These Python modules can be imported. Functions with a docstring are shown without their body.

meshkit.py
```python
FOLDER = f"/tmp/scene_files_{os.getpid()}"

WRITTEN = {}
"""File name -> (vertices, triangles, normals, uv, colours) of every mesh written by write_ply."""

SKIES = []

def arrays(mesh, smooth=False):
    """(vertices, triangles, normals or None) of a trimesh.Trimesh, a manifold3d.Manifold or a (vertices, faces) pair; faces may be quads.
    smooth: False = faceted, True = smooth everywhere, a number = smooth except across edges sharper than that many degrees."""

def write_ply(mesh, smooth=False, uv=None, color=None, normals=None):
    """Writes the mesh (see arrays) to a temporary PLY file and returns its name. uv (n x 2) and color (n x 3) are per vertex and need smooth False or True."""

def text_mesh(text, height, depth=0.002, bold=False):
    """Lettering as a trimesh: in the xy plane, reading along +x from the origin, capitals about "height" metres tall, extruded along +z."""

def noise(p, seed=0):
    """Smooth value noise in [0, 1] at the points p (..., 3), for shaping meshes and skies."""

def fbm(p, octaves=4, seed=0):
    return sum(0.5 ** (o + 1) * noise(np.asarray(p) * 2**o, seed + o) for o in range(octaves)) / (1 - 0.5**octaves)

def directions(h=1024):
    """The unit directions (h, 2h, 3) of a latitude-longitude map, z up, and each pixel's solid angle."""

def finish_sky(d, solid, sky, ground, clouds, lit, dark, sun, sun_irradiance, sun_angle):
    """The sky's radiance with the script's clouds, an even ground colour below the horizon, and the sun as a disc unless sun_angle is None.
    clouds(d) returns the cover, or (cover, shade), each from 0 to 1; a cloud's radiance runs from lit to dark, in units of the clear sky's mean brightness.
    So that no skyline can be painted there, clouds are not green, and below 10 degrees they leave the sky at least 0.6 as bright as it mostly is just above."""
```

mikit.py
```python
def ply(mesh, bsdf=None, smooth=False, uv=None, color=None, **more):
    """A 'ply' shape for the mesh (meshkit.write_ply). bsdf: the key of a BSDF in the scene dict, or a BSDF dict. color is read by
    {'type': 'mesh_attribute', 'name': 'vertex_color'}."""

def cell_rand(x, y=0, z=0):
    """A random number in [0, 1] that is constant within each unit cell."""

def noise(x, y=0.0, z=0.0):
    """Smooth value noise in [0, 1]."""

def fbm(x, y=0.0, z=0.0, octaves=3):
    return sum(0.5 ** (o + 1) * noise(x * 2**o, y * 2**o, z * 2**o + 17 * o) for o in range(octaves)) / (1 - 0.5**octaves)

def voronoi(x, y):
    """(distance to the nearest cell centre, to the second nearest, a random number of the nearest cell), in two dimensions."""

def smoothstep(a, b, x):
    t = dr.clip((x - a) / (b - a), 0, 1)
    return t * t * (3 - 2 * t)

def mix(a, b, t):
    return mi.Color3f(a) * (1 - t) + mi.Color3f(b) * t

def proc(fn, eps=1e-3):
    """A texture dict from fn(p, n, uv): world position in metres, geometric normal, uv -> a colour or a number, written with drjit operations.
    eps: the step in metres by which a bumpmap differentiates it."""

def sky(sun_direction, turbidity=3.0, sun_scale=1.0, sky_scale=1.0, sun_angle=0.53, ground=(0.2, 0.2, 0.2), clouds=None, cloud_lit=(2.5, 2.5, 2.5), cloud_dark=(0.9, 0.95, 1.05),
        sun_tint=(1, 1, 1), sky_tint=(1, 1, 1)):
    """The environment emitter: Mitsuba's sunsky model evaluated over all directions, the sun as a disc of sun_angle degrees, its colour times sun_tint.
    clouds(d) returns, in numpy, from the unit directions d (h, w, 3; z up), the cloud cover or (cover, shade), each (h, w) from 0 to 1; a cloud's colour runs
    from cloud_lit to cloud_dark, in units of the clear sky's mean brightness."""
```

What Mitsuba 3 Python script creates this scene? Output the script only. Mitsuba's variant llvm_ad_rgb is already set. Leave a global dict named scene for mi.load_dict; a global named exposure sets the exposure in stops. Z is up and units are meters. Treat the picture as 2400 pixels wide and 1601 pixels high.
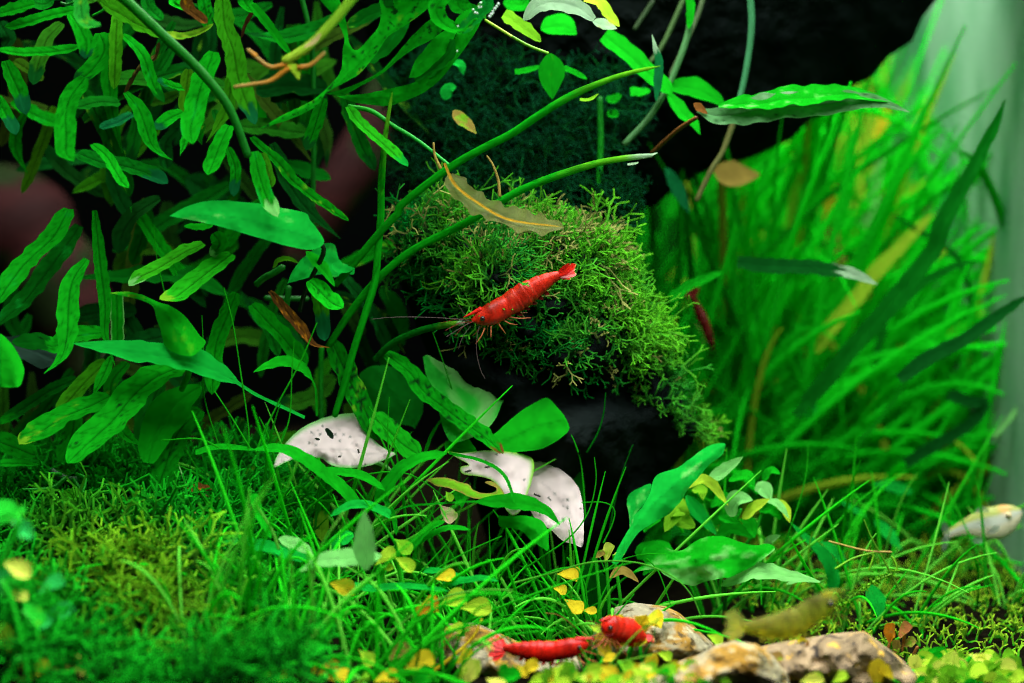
import math, random
import numpy as np, trimesh
import drjit as dr
import mitsuba as mi
import mikit, meshkit
T = mi.ScalarTransform4f
rng = np.random.default_rng(7)
random.seed(7)
scene, labels = {}, {}

# ------------------------------------------------------------------ camera, light, exposure
PITCH = math.radians(8.0)
DIST, FRAME_W, Z0 = 0.40, 0.22, 0.075
FWD = np.array([0, math.cos(PITCH), -math.sin(PITCH)])
UP = np.array([0, math.sin(PITCH), math.cos(PITCH)])
CAM = np.array([0, 0, Z0]) - FWD * DIST
scene['camera'] = {
    'type': 'thinlens', 'fov': 2 * math.degrees(math.atan(FRAME_W / 2 / DIST)), 'fov_axis': 'x',
    'to_world': T().look_at(origin=CAM.tolist(), target=(CAM + FWD).tolist(), up=[0, 0, 1]),
    'aperture_radius': 0.0034, 'focus_distance': DIST, 'near_clip': 0.02, 'far_clip': 5.0}
exposure = 0.55
LAMP = 10.0
# the aquarium's lamp: a flat light above the water, outside the frame
scene['aquarium_lamp'] = {
    'type': 'rectangle', 'to_world': T().translate([0.11, -0.02, 0.37]).rotate([1, 0, 0], 180).scale([0.24, 0.28, 1]),
    'bsdf': {'type': 'diffuse', 'reflectance': {'type': 'rgb', 'value': [0.5, 0.5, 0.5]}},
    'emitter': {'type': 'area', 'radiance': {'type': 'rgb', 'value': [LAMP * 1.0, LAMP * 0.98, LAMP * 0.98]}}}
labels['aquarium_lamp'] = {'label': 'flat white lamp panel hung above the whole tank', 'category': 'lamp'}

# ------------------------------------------------------------------ helpers
CROPS = {'f': (0, 0, 2351 / 2400.)}
for r, (y0, s) in enumerate(((0, 1775 / 600.), (500, 2.8), (1040, 1677 / 600.))):
    for c in range(4):
        CROPS['%d%d' % (r, c)] = (600 * c, y0, s)


def world(px, py, y):
    """the point at depth y (cm) that photograph pixel (2400 wide) shows"""
    d = FWD * DIST + np.array([1, 0, 0]) * ((px - 1200) / 2400 * FRAME_W) + UP * ((800.5 - py) / 2400 * FRAME_W)
    return CAM + d * ((y * 0.01 - CAM[1]) / d[1])


def pts(crop, text):
    ox, oy, s = CROPS[crop]
    return np.array([[ox + float(a) / s, oy + float(b) / s] for a, b in (q.split(',') for q in text.split())])


def px_size(crop, y):
    """metres per crop pixel at depth y (cm)"""
    return FRAME_W / 2400 / CROPS[crop][2] * ((y * 0.01 - CAM[1]) / (DIST * math.cos(PITCH)))


def spline(p, n):
    p = np.asarray(p, float)
    if len(p) == 2:
        return p[0] + (p[1] - p[0]) * np.linspace(0, 1, n)[:, None]
    q = np.vstack([2 * p[0] - p[1], p, 2 * p[-1] - p[-2]])
    seg = np.r_[0, np.cumsum(np.linalg.norm(np.diff(p, axis=0), axis=1))]
    u = np.interp(np.linspace(0, seg[-1], n), seg, np.arange(len(p)))
    i = np.minimum(u.astype(int), len(p) - 2)
    t = (u - i)[:, None]
    a, b, c, d = q[i], q[i + 1], q[i + 2], q[i + 3]
    return 0.5 * (2 * b + (c - a) * t + (2 * a - 5 * b + 4 * c - d) * t ** 2 + (3 * b - a - 3 * c + d) * t ** 3)


def path3(crop, text, y0, y1=None, n=40, bow=0.0):
    y1 = y0 if y1 is None else y1
    p = spline(pts(crop, text), n)
    t = np.linspace(0, 1, n)
    ys = y0 + (y1 - y0) * t + bow * np.sin(t * np.pi)
    return np.array([world(a, b, y) for (a, b), y in zip(p, ys)])


def unit(v):
    return v / np.maximum(np.linalg.norm(v, axis=-1, keepdims=True), 1e-12)


def grid_faces(n, m, wrap=False):
    i, j = np.meshgrid(np.arange(n - 1), np.arange(m if wrap else m - 1), indexing='ij')
    a, b = i * m + j, i * m + (j + 1) % m
    q = np.stack([a, b, b + m, a + m], -1).reshape(-1, 4)
    return np.vstack([q[:, [0, 1, 2]], q[:, [0, 2, 3]]])


def numbered(key):
    if key not in USED:
        USED.add(key)
        return key
    k = 1
    while '%s_%03d' % (key, k) in USED:
        k += 1
    USED.add('%s_%03d' % (key, k))
    return '%s_%03d' % (key, k)


USED = set()


def thing(name, label, cat, group=None, kind=None):
    key = numbered(name)
    labels[key] = {'label': label, 'category': cat}
    if group:
        labels[key]['group'] = group
    if kind:
        labels[key]['kind'] = kind
    return key


def put(key, v, f, c, bsdf='leaf', parent=None, smooth=True):
    k = numbered(key if parent is None else parent + '__' + key)
    scene[k] = mikit.ply((v, f), bsdf, smooth=smooth, color=np.broadcast_to(np.clip(c, 0.002, 0.95), v.shape))
    return k


def put_own(key, v, f, c, bsdf='leaf', smooth=True):
    scene[key] = mikit.ply((v, f), bsdf, smooth=smooth, color=np.broadcast_to(np.clip(c, 0.002, 0.95), v.shape))


def tube(p, r, sides=6, cap=True):
    p = np.asarray(p, float)
    r = np.broadcast_to(np.asarray(r, float), (len(p),))
    t = unit(np.gradient(p, axis=0))
    a = np.cross(t, [0.13, 1.0, 0.21])
    a = unit(a)
    b = np.cross(t, a)
    ang = np.arange(sides) * 2 * np.pi / sides
    v = p[:, None] + r[:, None, None] * (np.cos(ang)[None, :, None] * a[:, None] + np.sin(ang)[None, :, None] * b[:, None])
    v = v.reshape(-1, 3)
    f = grid_faces(len(p), sides, True)
    if cap:
        n = len(v)
        v = np.vstack([v, p[:1] - t[:1] * r[0] * 0.5, p[-1:] + t[-1:] * r[-1] * 0.7])
        k = np.arange(sides)
        f = np.vstack([f, np.stack([k * 0 + n, (k + 1) % sides, k], 1), np.stack([k * 0 + n + 1, (len(p) - 1) * sides + k, (len(p) - 1) * sides + (k + 1) % sides], 1)])
    return v, f


def prisms(p0, p1, r0, r1, c0, c1, sides=3):
    """many short tapering twig segments at once"""
    t = unit(p1 - p0)
    a = unit(np.cross(t, np.where(np.abs(t[:, 2:]) < 0.9, [[0, 0, 1.0]], [[1.0, 0, 0]])))
    b = np.cross(t, a)
    ang = np.arange(sides) * 2 * np.pi / sides
    ring = np.cos(ang)[None, :, None] * a[:, None] + np.sin(ang)[None, :, None] * b[:, None]
    n = len(p0)
    v = np.concatenate([p0[:, None] + ring * r0[:, None, None], p1[:, None] + ring * r1[:, None, None]], 1)
    c = np.concatenate([np.repeat(c0[:, None], sides, 1), np.repeat(c1[:, None], sides, 1)], 1)
    k = np.arange(sides)
    one = np.vstack([np.stack([k, (k + 1) % sides, (k + 1) % sides + sides], 1), np.stack([k, (k + 1) % sides + sides, k + sides], 1)])
    one = np.vstack([one, [[sides, sides + 1, sides + 2]]])
    f = (one[None] + (np.arange(n) * 2 * sides)[:, None, None]).reshape(-1, 3)
    return v.reshape(-1, 3), f, c.reshape(-1, 3)


def merge(items):
    vs, fs, cs, at = [], [], [], 0
    for v, f, c in items:
        vs.append(v); fs.append(f + at); cs.append(np.broadcast_to(c, v.shape)); at += len(v)
    return np.vstack(vs), np.vstack(fs), np.vstack(cs)


# ------------------------------------------------------------------ materials
VC = {'type': 'mesh_attribute', 'name': 'vertex_color'}
scene['leaf'] = {'type': 'principledthin', 'base_color': VC, 'roughness': 0.42, 'diff_trans': 0.8, 'eta': 1.13, 'spec_trans': 0.0}
scene['grass_skin'] = {'type': 'principledthin', 'base_color': VC, 'roughness': 0.6, 'diff_trans': 1.0, 'eta': 1.1}
scene['moss_skin'] = {'type': 'principledthin', 'base_color': VC, 'roughness': 0.6, 'diff_trans': 0.7, 'eta': 1.15}
scene['stem'] = {'type': 'twosided', 'bsdf': {'type': 'principled', 'base_color': VC, 'roughness': 0.45, 'specular': 0.25}}
scene['shell'] = {'type': 'twosided', 'bsdf': {'type': 'principled', 'base_color': VC, 'roughness': 0.38, 'specular': 0.25}}
scene['eye_black'] = {'type': 'principled', 'base_color': {'type': 'rgb', 'value': [0.01, 0.008, 0.008]}, 'roughness': 0.15, 'specular': 0.5}
scene['ghost_shell'] = {'type': 'principledthin', 'base_color': VC, 'roughness': 0.5, 'diff_trans': 1.2, 'eta': 1.1, 'spec_trans': 0.8}
scene['film'] = {'type': 'principledthin', 'base_color': VC, 'roughness': 0.45, 'diff_trans': 1.2, 'eta': 1.15, 'spec_trans': 0.6}


def soil_fn(p, n, uv):
    k = mikit.fbm(p.x * 400, p.y * 400, p.z * 400, 3)
    return mikit.mix((0.0015, 0.0015, 0.001), (0.007, 0.006, 0.003), k)


def dark_rock_fn(p, n, uv):
    k = mikit.fbm(p.x * 90, p.y * 90, p.z * 90, 4)
    return mikit.mix((0.0015, 0.003, 0.003), (0.010, 0.0145, 0.0135), k)


def rock_bump(p, n, uv):
    return mikit.fbm(p.x * 240, p.y * 240, p.z * 240, 4) * 0.0030


def tan_rock_fn(p, n, uv):
    a = mikit.fbm(p.x * 150 + 7, p.y * 150, p.z * 190, 5)
    b = mikit.fbm(p.x * 620, p.y * 620, p.z * 620 + 5, 4)
    c = mikit.mix((0.24, 0.22, 0.14), (0.27, 0.15, 0.022), mikit.smoothstep(0.44, 0.60, a))
    c = mikit.mix(c, (0.40, 0.36, 0.22), mikit.smoothstep(0.52, 0.74, b))
    return mikit.mix(c, (0.07, 0.05, 0.02), mikit.smoothstep(0.42, 0.30, b))


def slate_fn(p, n, uv):
    q = p.z * 1.0 + p.x * 0.45 - p.y * 0.3
    a = mikit.fbm(p.x * 60, p.y * 60, q * 420, 4)
    b = mikit.fbm(p.x * 260 + 3, p.y * 260, q * 520, 4)
    c = mikit.mix((0.10, 0.075, 0.04), (0.34, 0.25, 0.14), a)
    c = mikit.mix(c, (0.55, 0.33, 0.05), mikit.smoothstep(0.60, 0.74, b))
    return mikit.mix(c, (0.03, 0.025, 0.02), mikit.smoothstep(0.40, 0.28, b))


def glass_fn(p, n, uv):
    a = mikit.fbm(p.x * 34, p.y * 34, p.z * 16, 4)
    b = mikit.fbm(p.x * 13 + 9, p.y * 13, p.z * 11, 3)
    return mikit.mix((0.012, 0.17, 0.045), (0.17, 0.34, 0.20), mikit.smoothstep(0.36, 0.66, a * 0.5 + b * 0.5))


def wood_fn(p, n, uv):
    k = mikit.fbm(p.x * 40, p.y * 40, p.z * 120, 4)
    c = mikit.mix((0.003, 0.0008, 0.0007), (0.030, 0.006, 0.0055), k)
    return mikit.mix(c, (0.006, 0.014, 0.002), mikit.smoothstep(0.50, 0.68, mikit.fbm(p.x * 70 + 4, p.y * 70, p.z * 70, 3)))


def bumped(fn, scale_fn, rough=0.8, spec=0.1):
    return {'type': 'twosided', 'bsdf': {'type': 'bumpmap', 'arbitrary': mikit.proc(scale_fn, eps=3e-4), 'scale': 1.0,
            'bsdf': {'type': 'principled', 'base_color': mikit.proc(fn), 'roughness': rough, 'specular': spec}}}


scene['soil_mat'] = bumped(soil_fn, rock_bump, 0.9, 0.0)
scene['dark_rock_mat'] = bumped(dark_rock_fn, rock_bump, 0.9, 0.0)
scene['tan_rock_mat'] = bumped(tan_rock_fn, rock_bump, 0.7)
scene['slate_mat'] = bumped(slate_fn, rock_bump, 0.7)
scene['wood_mat'] = {'type': 'twosided', 'bsdf': {'type': 'principled', 'base_color': mikit.proc(wood_fn), 'roughness': 0.8, 'specular': 0.1}}
scene['glass_film_mat'] = {'type': 'twosided', 'bsdf': {'type': 'principled', 'base_color': mikit.proc(glass_fn), 'roughness': 0.5, 'specular': 0.3}}
scene['black_mat'] = {'type': 'twosided', 'bsdf': {'type': 'diffuse', 'reflectance': {'type': 'rgb', 'value': [0.0010, 0.0013, 0.0012]}}}

# ------------------------------------------------------------------ colours (linear)
COL = dict(stain=(0.50, 0.55, 0.36), g1=(0.004, 0.26, 0.006), g2=(0.006, 0.38, 0.009), g3=(0.003, 0.14, 0.007), g4=(0.003, 0.07, 0.008), teal=(0.005, 0.13, 0.035), sea=(0.006, 0.38, 0.034),
           yg=(0.16, 0.46, 0.016), pale=(0.17, 0.54, 0.13), grey=(0.28, 0.46, 0.27), white=(0.72, 0.61, 0.59), brown=(0.14, 0.055, 0.012), tan=(0.33, 0.24, 0.05),
           orange=(0.55, 0.20, 0.01), yellow=(0.66, 0.52, 0.02), lime=(0.36, 0.60, 0.03), black=(0.004, 0.014, 0.006), lime2=(0.74, 0.82, 0.12), gr=(0.014, 0.42, 0.009))
COL = {k: np.array(v) for k, v in COL.items()}


# ------------------------------------------------------------------ leaves
def profile(kind, t, pet=0.0):
    if kind == 'fern':
        w = np.interp(t, [0, 0.06, 0.22, 1], [0.45, 0.80, 1, 1]) * np.clip(1 - np.clip((t - 0.72) / 0.28, 0, 1) ** 2.2, 0, 1) ** 0.62
    elif kind == 'tail':      # fern frond drawn out to a thin curled tip
        w = np.interp(t, [0, 0.15, 0.35, 0.6, 0.8, 0.93, 1], [0.35, 0.8, 1, 0.95, 0.5, 0.16, 0.05])
    elif kind == 'lance':
        u = np.clip((t - pet) / (1 - pet), 0, 1)
        w = np.maximum(np.sin(np.pi * np.clip(u, 0, 1) ** 0.75) ** 0.85, 0.13 * (t < 0.6))
        w = w * np.where(t > 0.995, 0.05, 1)
    elif kind == 'wide':      # broad leaf with a blunt end
        u = np.clip((t - pet) / (1 - pet), 0, 1)
        w = np.maximum(np.clip(np.sin(np.pi * np.clip(u * 0.97, 0, 1)), 0, 1) ** 0.55, 0.10 * (t < 0.5))
    elif kind == 'cut':       # broad leaf whose end is bitten off square
        u = np.clip((t - pet) / (1 - pet), 0, 1)
        w = np.maximum(np.sin(np.pi * np.clip(u * 0.62, 0, 1)) ** 0.7, 0.08) * np.where(t > 0.97, 0.72, 1)
    elif kind == 'spoon':     # obovate leaf on its own stalk
        w = np.maximum(np.clip(np.sin(np.pi * np.clip(t, 0, 1) ** 1.7), 0, 1) ** 0.62, 0.10 * (t < 0.5)) * np.where(t > 0.995, 0.1, 1)
    elif kind == 'oval':
        w = np.sqrt(np.clip(np.sin(np.pi * np.clip(t, 0, 1)), 0, 1))
    elif kind == 'blade':
        w = np.interp(t, [0, 0.1, 0.6, 0.9, 1], [0.8, 1, 0.95, 0.6, 0.06])
    else:
        w = np.ones_like(t)
    return w


LEAF_N = [0]


def leaf_colour(A, x, t, sd, kind, col, tip=None, tipc='teal', vein=0.6, spots=0.0, blotch=None, blotchc='yg', edge=None, fine=1.0):
    """a leaf's own colour: veins, blotches, specks, rim and dead tip, from its length A (in widths) and its width x (-1 to 1)"""
    base = COL[col] if isinstance(col, str) else np.array(col)
    P = np.stack([A + sd, x * 0.8, 0 * A + sd * 0.3], -1)
    n1, n2 = meshkit.fbm(P * 1.3, 3), meshkit.fbm(P * 5.0 + 40, 2)
    C = base * (0.68 + 0.64 * n1 + 0.30 * (n2 - 0.5))[..., None]
    if vein:
        ax = np.abs(x + 0.10 * (n1 - 0.5))
        mid = np.exp(-(ax / 0.065) ** 2)
        ph = A * 1.25 + np.where(x > 0, 0.43, 0) - 0.45 * ax + 0.9 * (n1 - 0.5)
        rib = np.exp(-(((ph % 1) - 0.5) / 0.06) ** 2) * (ax < 0.9)
        rail = np.exp(-((ax - 0.50 - 0.16 * np.sin(A * 7 + sd) - 0.2 * (n2 - 0.5)) / 0.06) ** 2)
        dark = np.clip(0.85 * mid + 0.55 * rib + 0.45 * rail, 0, 1) if kind in ('fern', 'tail') else np.clip(0.7 * mid + 0.2 * rib, 0, 1)
        C = C * (1 - vein * dark)[..., None]
    if blotch is not None:
        m = np.clip((n1 * 0.7 + n2 * 0.3 - blotch) * 7, 0, 1)[..., None]
        C = C * (1 - m) + COL[blotchc] * m
    if edge is not None:
        m = np.clip((np.abs(x) - 0.80) * 6, 0, 1)[..., None]
        C = C * (1 - m) + COL[edge] * m
    if tip is not None:
        m = np.clip((t + 0.10 * (n2 - 0.5) + 0.04 * np.sin(x * 5 + sd) - tip) * 45, 0, 1)[..., None]
        C = C * (1 - m) + (COL[tipc] * (0.5 + n1[..., None])) * m
    if spots:
        q = np.stack([A * 4 * fine + sd, x * 2.2 * fine, 0 * A], -1)
        big = meshkit.noise(q * 0.4 + 9)
        m = np.clip((meshkit.noise(q * 1.7) * 0.75 + 0.25 * big - (0.84 - 0.20 * spots)) * 14, 0, 1)[..., None]
        C = C * (1 - 0.9 * m) +  (COL['black'] if kind != 'wide' else np.array([0.02, 0.05, 0.025])) * 0.9 * m
    return C


def poly_leaf(parent, crop, outline, axis, y0, ty=-0.006, tx=0.0, bulge=0.25, fold=0.1, wave=0.06, kind='wide', col='g2', step=5.0, name='leaf', label=None, bsdf='leaf', width=None, **o):
    """a broad leaf given by its rim and its midrib: a thin sheet, tilted, bulged and folded along the midrib"""
    import shapely
    from scipy.spatial import Delaunay
    LEAF_N[0] += 1
    sd = LEAF_N[0] * 13.7
    rim = pts(crop, outline)
    rim = spline(np.vstack([rim, rim[:1]]), max(60, len(rim) * 8))
    rim = rim + 3.0 * (np.stack([meshkit.fbm(np.stack([rim[:, 0] / 14, rim[:, 1] / 14, rim[:, 0] * 0 + sd + q], -1), 3) for q in (0, 50)], -1) - 0.5)
    poly = shapely.Polygon(rim).buffer(0)
    if poly.geom_type != 'Polygon':
        poly = max(poly.geoms, key=lambda g: g.area)
    ring = np.array(poly.exterior.segmentize(step).coords)[:-1]
    bx = poly.bounds
    xs, ys = np.meshgrid(np.arange(bx[0], bx[2], step), np.arange(bx[1], bx[3], step))
    g = np.stack([xs.ravel(), ys.ravel()], 1)
    sp_ = shapely.points(g)
    p2 = np.vstack([ring, g[shapely.contains(poly, sp_) & (shapely.distance(poly.exterior, sp_) > step * 0.5)]])
    tri = Delaunay(p2).simplices
    tri = tri[shapely.contains(poly, shapely.points(p2[tri].mean(1)))]
    a, b, c = p2[tri[:, 0]], p2[tri[:, 1]], p2[tri[:, 2]]
    cr = (b - a)[:, 0] * (c - a)[:, 1] - (b - a)[:, 1] * (c - a)[:, 0]
    tri[cr > 0] = tri[cr > 0][:, ::-1]
    ax = spline(pts(crop, axis), 120)
    d = np.linalg.norm(p2[:, None] - ax[None], axis=-1)
    k = d.argmin(1)
    tn = unit(np.gradient(ax, axis=0))[k]
    rel = p2 - ax[k]
    side = np.sign(tn[:, 0] * rel[:, 1] - tn[:, 1] * rel[:, 0])
    ln = np.linalg.norm(np.diff(ax, axis=0), axis=1).sum()
    w = width / CROPS[crop][2] if width else min(2 * np.percentile(d.min(1), 97), 3 * poly.area / ln)
    rimd = shapely.distance(poly.exterior, shapely.points(p2))
    x = side * d.min(1) / np.maximum(d.min(1) + rimd, 1e-6)
    t = k / 119.0
    A = t * ln / w
    cx, cy = p2.mean(0)
    s_ = d.min(1) / (w / 2)
    nz = meshkit.fbm(np.stack([p2[:, 0] / 40, p2[:, 1] / 40, 0 * t + sd], -1), 3) - 0.5
    y = y0 + ty * (p2[:, 1] - cy) + tx * (p2[:, 0] - cx) + bulge * np.clip(s_, 0, 1.4) ** 2 * (w / 110) - fold * np.exp(-(s_ / 0.12) ** 2) * 0.3 + wave * (w / 60) * (np.sin(A * 6 + side * 1.1 + sd) * np.clip(s_, 0, 1) ** 1.5 + 3 * nz)
    v = np.array([world(px, py, yy) for (px, py), yy in zip(p2, y)])
    C = leaf_colour(A, x, t, sd, kind, col, **o)
    kk = put(name, v, tri, C, bsdf, parent)
    if label:
        labels[kk] = {'label': label}
    return kk


def leaf_mesh(c, w, kind='fern', col='g1', up=0.55, roll=0.0, cup=0.12, wave=0.08, wob=0.14, pet=0.0, tip=None, tipc='teal', vein=0.7, spots=0.0, blotch=None, blotchc='yg', edge=None, twist=0.0, holes=0.0, nv=13):
    LEAF_N[0] += 1
    sd = LEAF_N[0] * 13.7
    n = len(c)
    t = np.linspace(0, 1, n)
    tan = unit(np.gradient(c, axis=0))
    view = unit(CAM - c)
    tgt = unit((1 - up) * view + up * np.array([0, 0, 1.0]))
    s = unit(np.cross(tan, tgt))
    nrm = np.cross(s, tan)
    ang = np.radians(roll) + np.radians(twist) * (t - 0.5)
    s, nrm = s * np.cos(ang)[:, None] + nrm * np.sin(ang)[:, None], nrm * np.cos(ang)[:, None] - s * np.sin(ang)[:, None]
    seen = np.sqrt(np.clip(1 - (s * view).sum(-1) ** 2, 0.16, 1))
    nz = lambda k, f: meshkit.noise(np.stack([t * f + sd, t * 0 + k, t * 0], -1))
    arc = np.r_[0, np.cumsum(np.linalg.norm(np.diff(c, axis=0), axis=1))]
    aspect = arc[-1] / max(w, 1e-6)
    hw = profile(kind, t, pet) * (w / 2) / seen.mean()
    x = np.linspace(-1, 1, nv)
    fr = max(4.0, aspect * 2.6)
    left, right = (1 + wob * 2 * (nz(1, fr) - 0.5)), (1 + wob * 2 * (nz(5, fr) - 0.5))
    side = np.where(x[None] < 0, left[:, None], right[:, None])
    X = x[None] * side * hw[:, None]
    A = arc[:, None] / w
    h = (cup * x[None] ** 2 - 0.10 * np.exp(-(x[None] / 0.12) ** 2)) * hw[:, None]
    rip = np.sin(A * 6.3 * 1.1 + sd + np.sign(x)[None] * 1.1 + 4 * nz(9, 2.0)[:, None])
    h = h + wave * hw[:, None] * (0.5 * np.abs(x[None]) ** 1.5 * rip + 2.2 * (nz(11, aspect * 0.8)[:, None] - 0.5))
    v = c[:, None] + s[:, None] * X[..., None] + nrm[:, None] * h[..., None]
    if kind in ('fern', 'tail') and isinstance(col, str):
        q = meshkit.noise(np.array([[sd * 1.31, 2.7, 0.0], [sd * 0.77, 9.1, 0.0]]))
        col = COL[col] * (0.45 + 1.15 * q[0]) + np.array([0.05, 0.03, 0.0]) * max(0, q[1] - 0.6) * 2.5
        if blotch is None and q[1] < 0.35:
            blotch, blotchc = 0.63, ('sea' if q[0] > 0.5 else 'yg')
    C = leaf_colour(A + 0 * x[None], x[None] + 0 * A, t[:, None] + 0 * x[None], sd, kind, col, tip, tipc, vein, spots, blotch, blotchc, edge)
    f = grid_faces(n, nv)
    if holes:
        q = np.stack([A * 1.3 + sd + 3 + 0 * x[None], x[None] * 1.2 + 0 * A, 0 * A + 0 * x[None]], -1)
        gone = ((meshkit.noise(q) * 0.6 + meshkit.noise(q * 3) * 0.4) > 1 - holes).reshape(-1)
        f = f[~gone[f].any(1)]
    return v.reshape(-1, 3), f, C.reshape(-1, 3)


def leaf(parent, crop, text, w, y0, y1=None, kind='fern', col='g1', bow=0.0, name='leaf', label=None, bsdf='leaf', n=None, **o):
    p2 = pts(crop, text)
    s = CROPS[crop][2]
    ln = np.linalg.norm(np.diff(p2, axis=0), axis=1).sum()
    n = n or int(np.clip(ln / 7, 18, 110))
    c = path3(crop, text, y0, y1, n, bow)
    wm = w * px_size(crop, (y0 + (y0 if y1 is None else y1)) / 2)
    nv = int(np.clip(w / s / 3.2, 5, 31)) // 2 * 2 + 1
    v, f, C = leaf_mesh(c, wm, kind, col, nv=nv, **o)
    k = put(name, v, f, C, bsdf, parent)
    if label:
        labels[k] = {'label': label}
    return k


def stalk(parent, crop, text, w, y0, y1=None, col='g1', col2=None, name='stem', taper=1.0, n=None, bsdf='stem', label=None, hair=False, sides=7, bow=0.0):
    p2 = pts(crop, text)
    ln = np.linalg.norm(np.diff(p2, axis=0), axis=1).sum()
    n = n or int(np.clip(ln / 10, 8, 50))
    c = path3(crop, text, y0, y1, n, bow)
    r = w * px_size(crop, y0) / 2 * np.linspace(1, taper, n)
    a = COL[col] if isinstance(col, str) else np.array(col)
    b = a if col2 is None else COL[col2]
    v, f = tube(c, r * (1 + 0.10 * (meshkit.noise(np.stack([np.arange(n) * 0.35 + len(USED), np.zeros(n), np.zeros(n)], -1)) - 0.5)), sides)
    t = np.r_[np.repeat(np.linspace(0, 1, n), sides), 0, 1][:, None]
    C = a * (1 - t) + b * t
    C = C * (0.75 + 0.5 * meshkit.fbm(v * np.array([900, 900, 260]), 2))[:, None]
    k = put(name, v, f, C, bsdf, parent)
    if label:
        labels[k] = {'label': label}
    return k


# ------------------------------------------------------------------ setting: substrate, glass, rocks, wood
def zrow(y, row):
    return world(1200, row, y)[2]


RP = np.array([(-12, 1690), (-7, 1640), (-3, 1575), (0, 1500), (5, 1400), (10, 1310), (20, 1200), (42, 1080)], float)
LP = np.array([(-12, 1800), (-8, 1640), (-4, 1420), (-1, 1280), (2, 1150), (5, 1080), (10, 1050), (42, 1000)], float)
RZ, LZ = [zrow(a, b) for a, b in RP], [zrow(a, b) for a, b in LP]


def ground(x, y):
    r, l = np.interp(y * 100, RP[:, 0], RZ), np.interp(y * 100, LP[:, 0], LZ)
    k = np.clip((x + 0.015) / -0.055, 0, 1)
    k = k * k * (3 - 2 * k)
    return r * (1 - k) + l * k


gx, gy = np.meshgrid(np.linspace(-0.34, 0.34, 160), np.linspace(-0.14, 0.42, 150), indexing='ij')
gz = ground(gx, gy) + 0.004 * (meshkit.fbm(np.stack([gx * 60, gy * 60, gx * 0], -1), 4) - 0.6)
gv = np.stack([gx, gy, gz], -1).reshape(-1, 3)
scene['substrate'] = mikit.ply((gv, grid_faces(160, 150)), 'soil_mat', smooth=True)
labels['substrate'] = {'label': 'dark planted tank soil under the carpet of plants', 'category': 'substrate', 'kind': 'structure'}


def box(lo, hi):
    m = trimesh.creation.box(bounds=[lo, hi])
    return np.array(m.vertices), np.array(m.faces)


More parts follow.
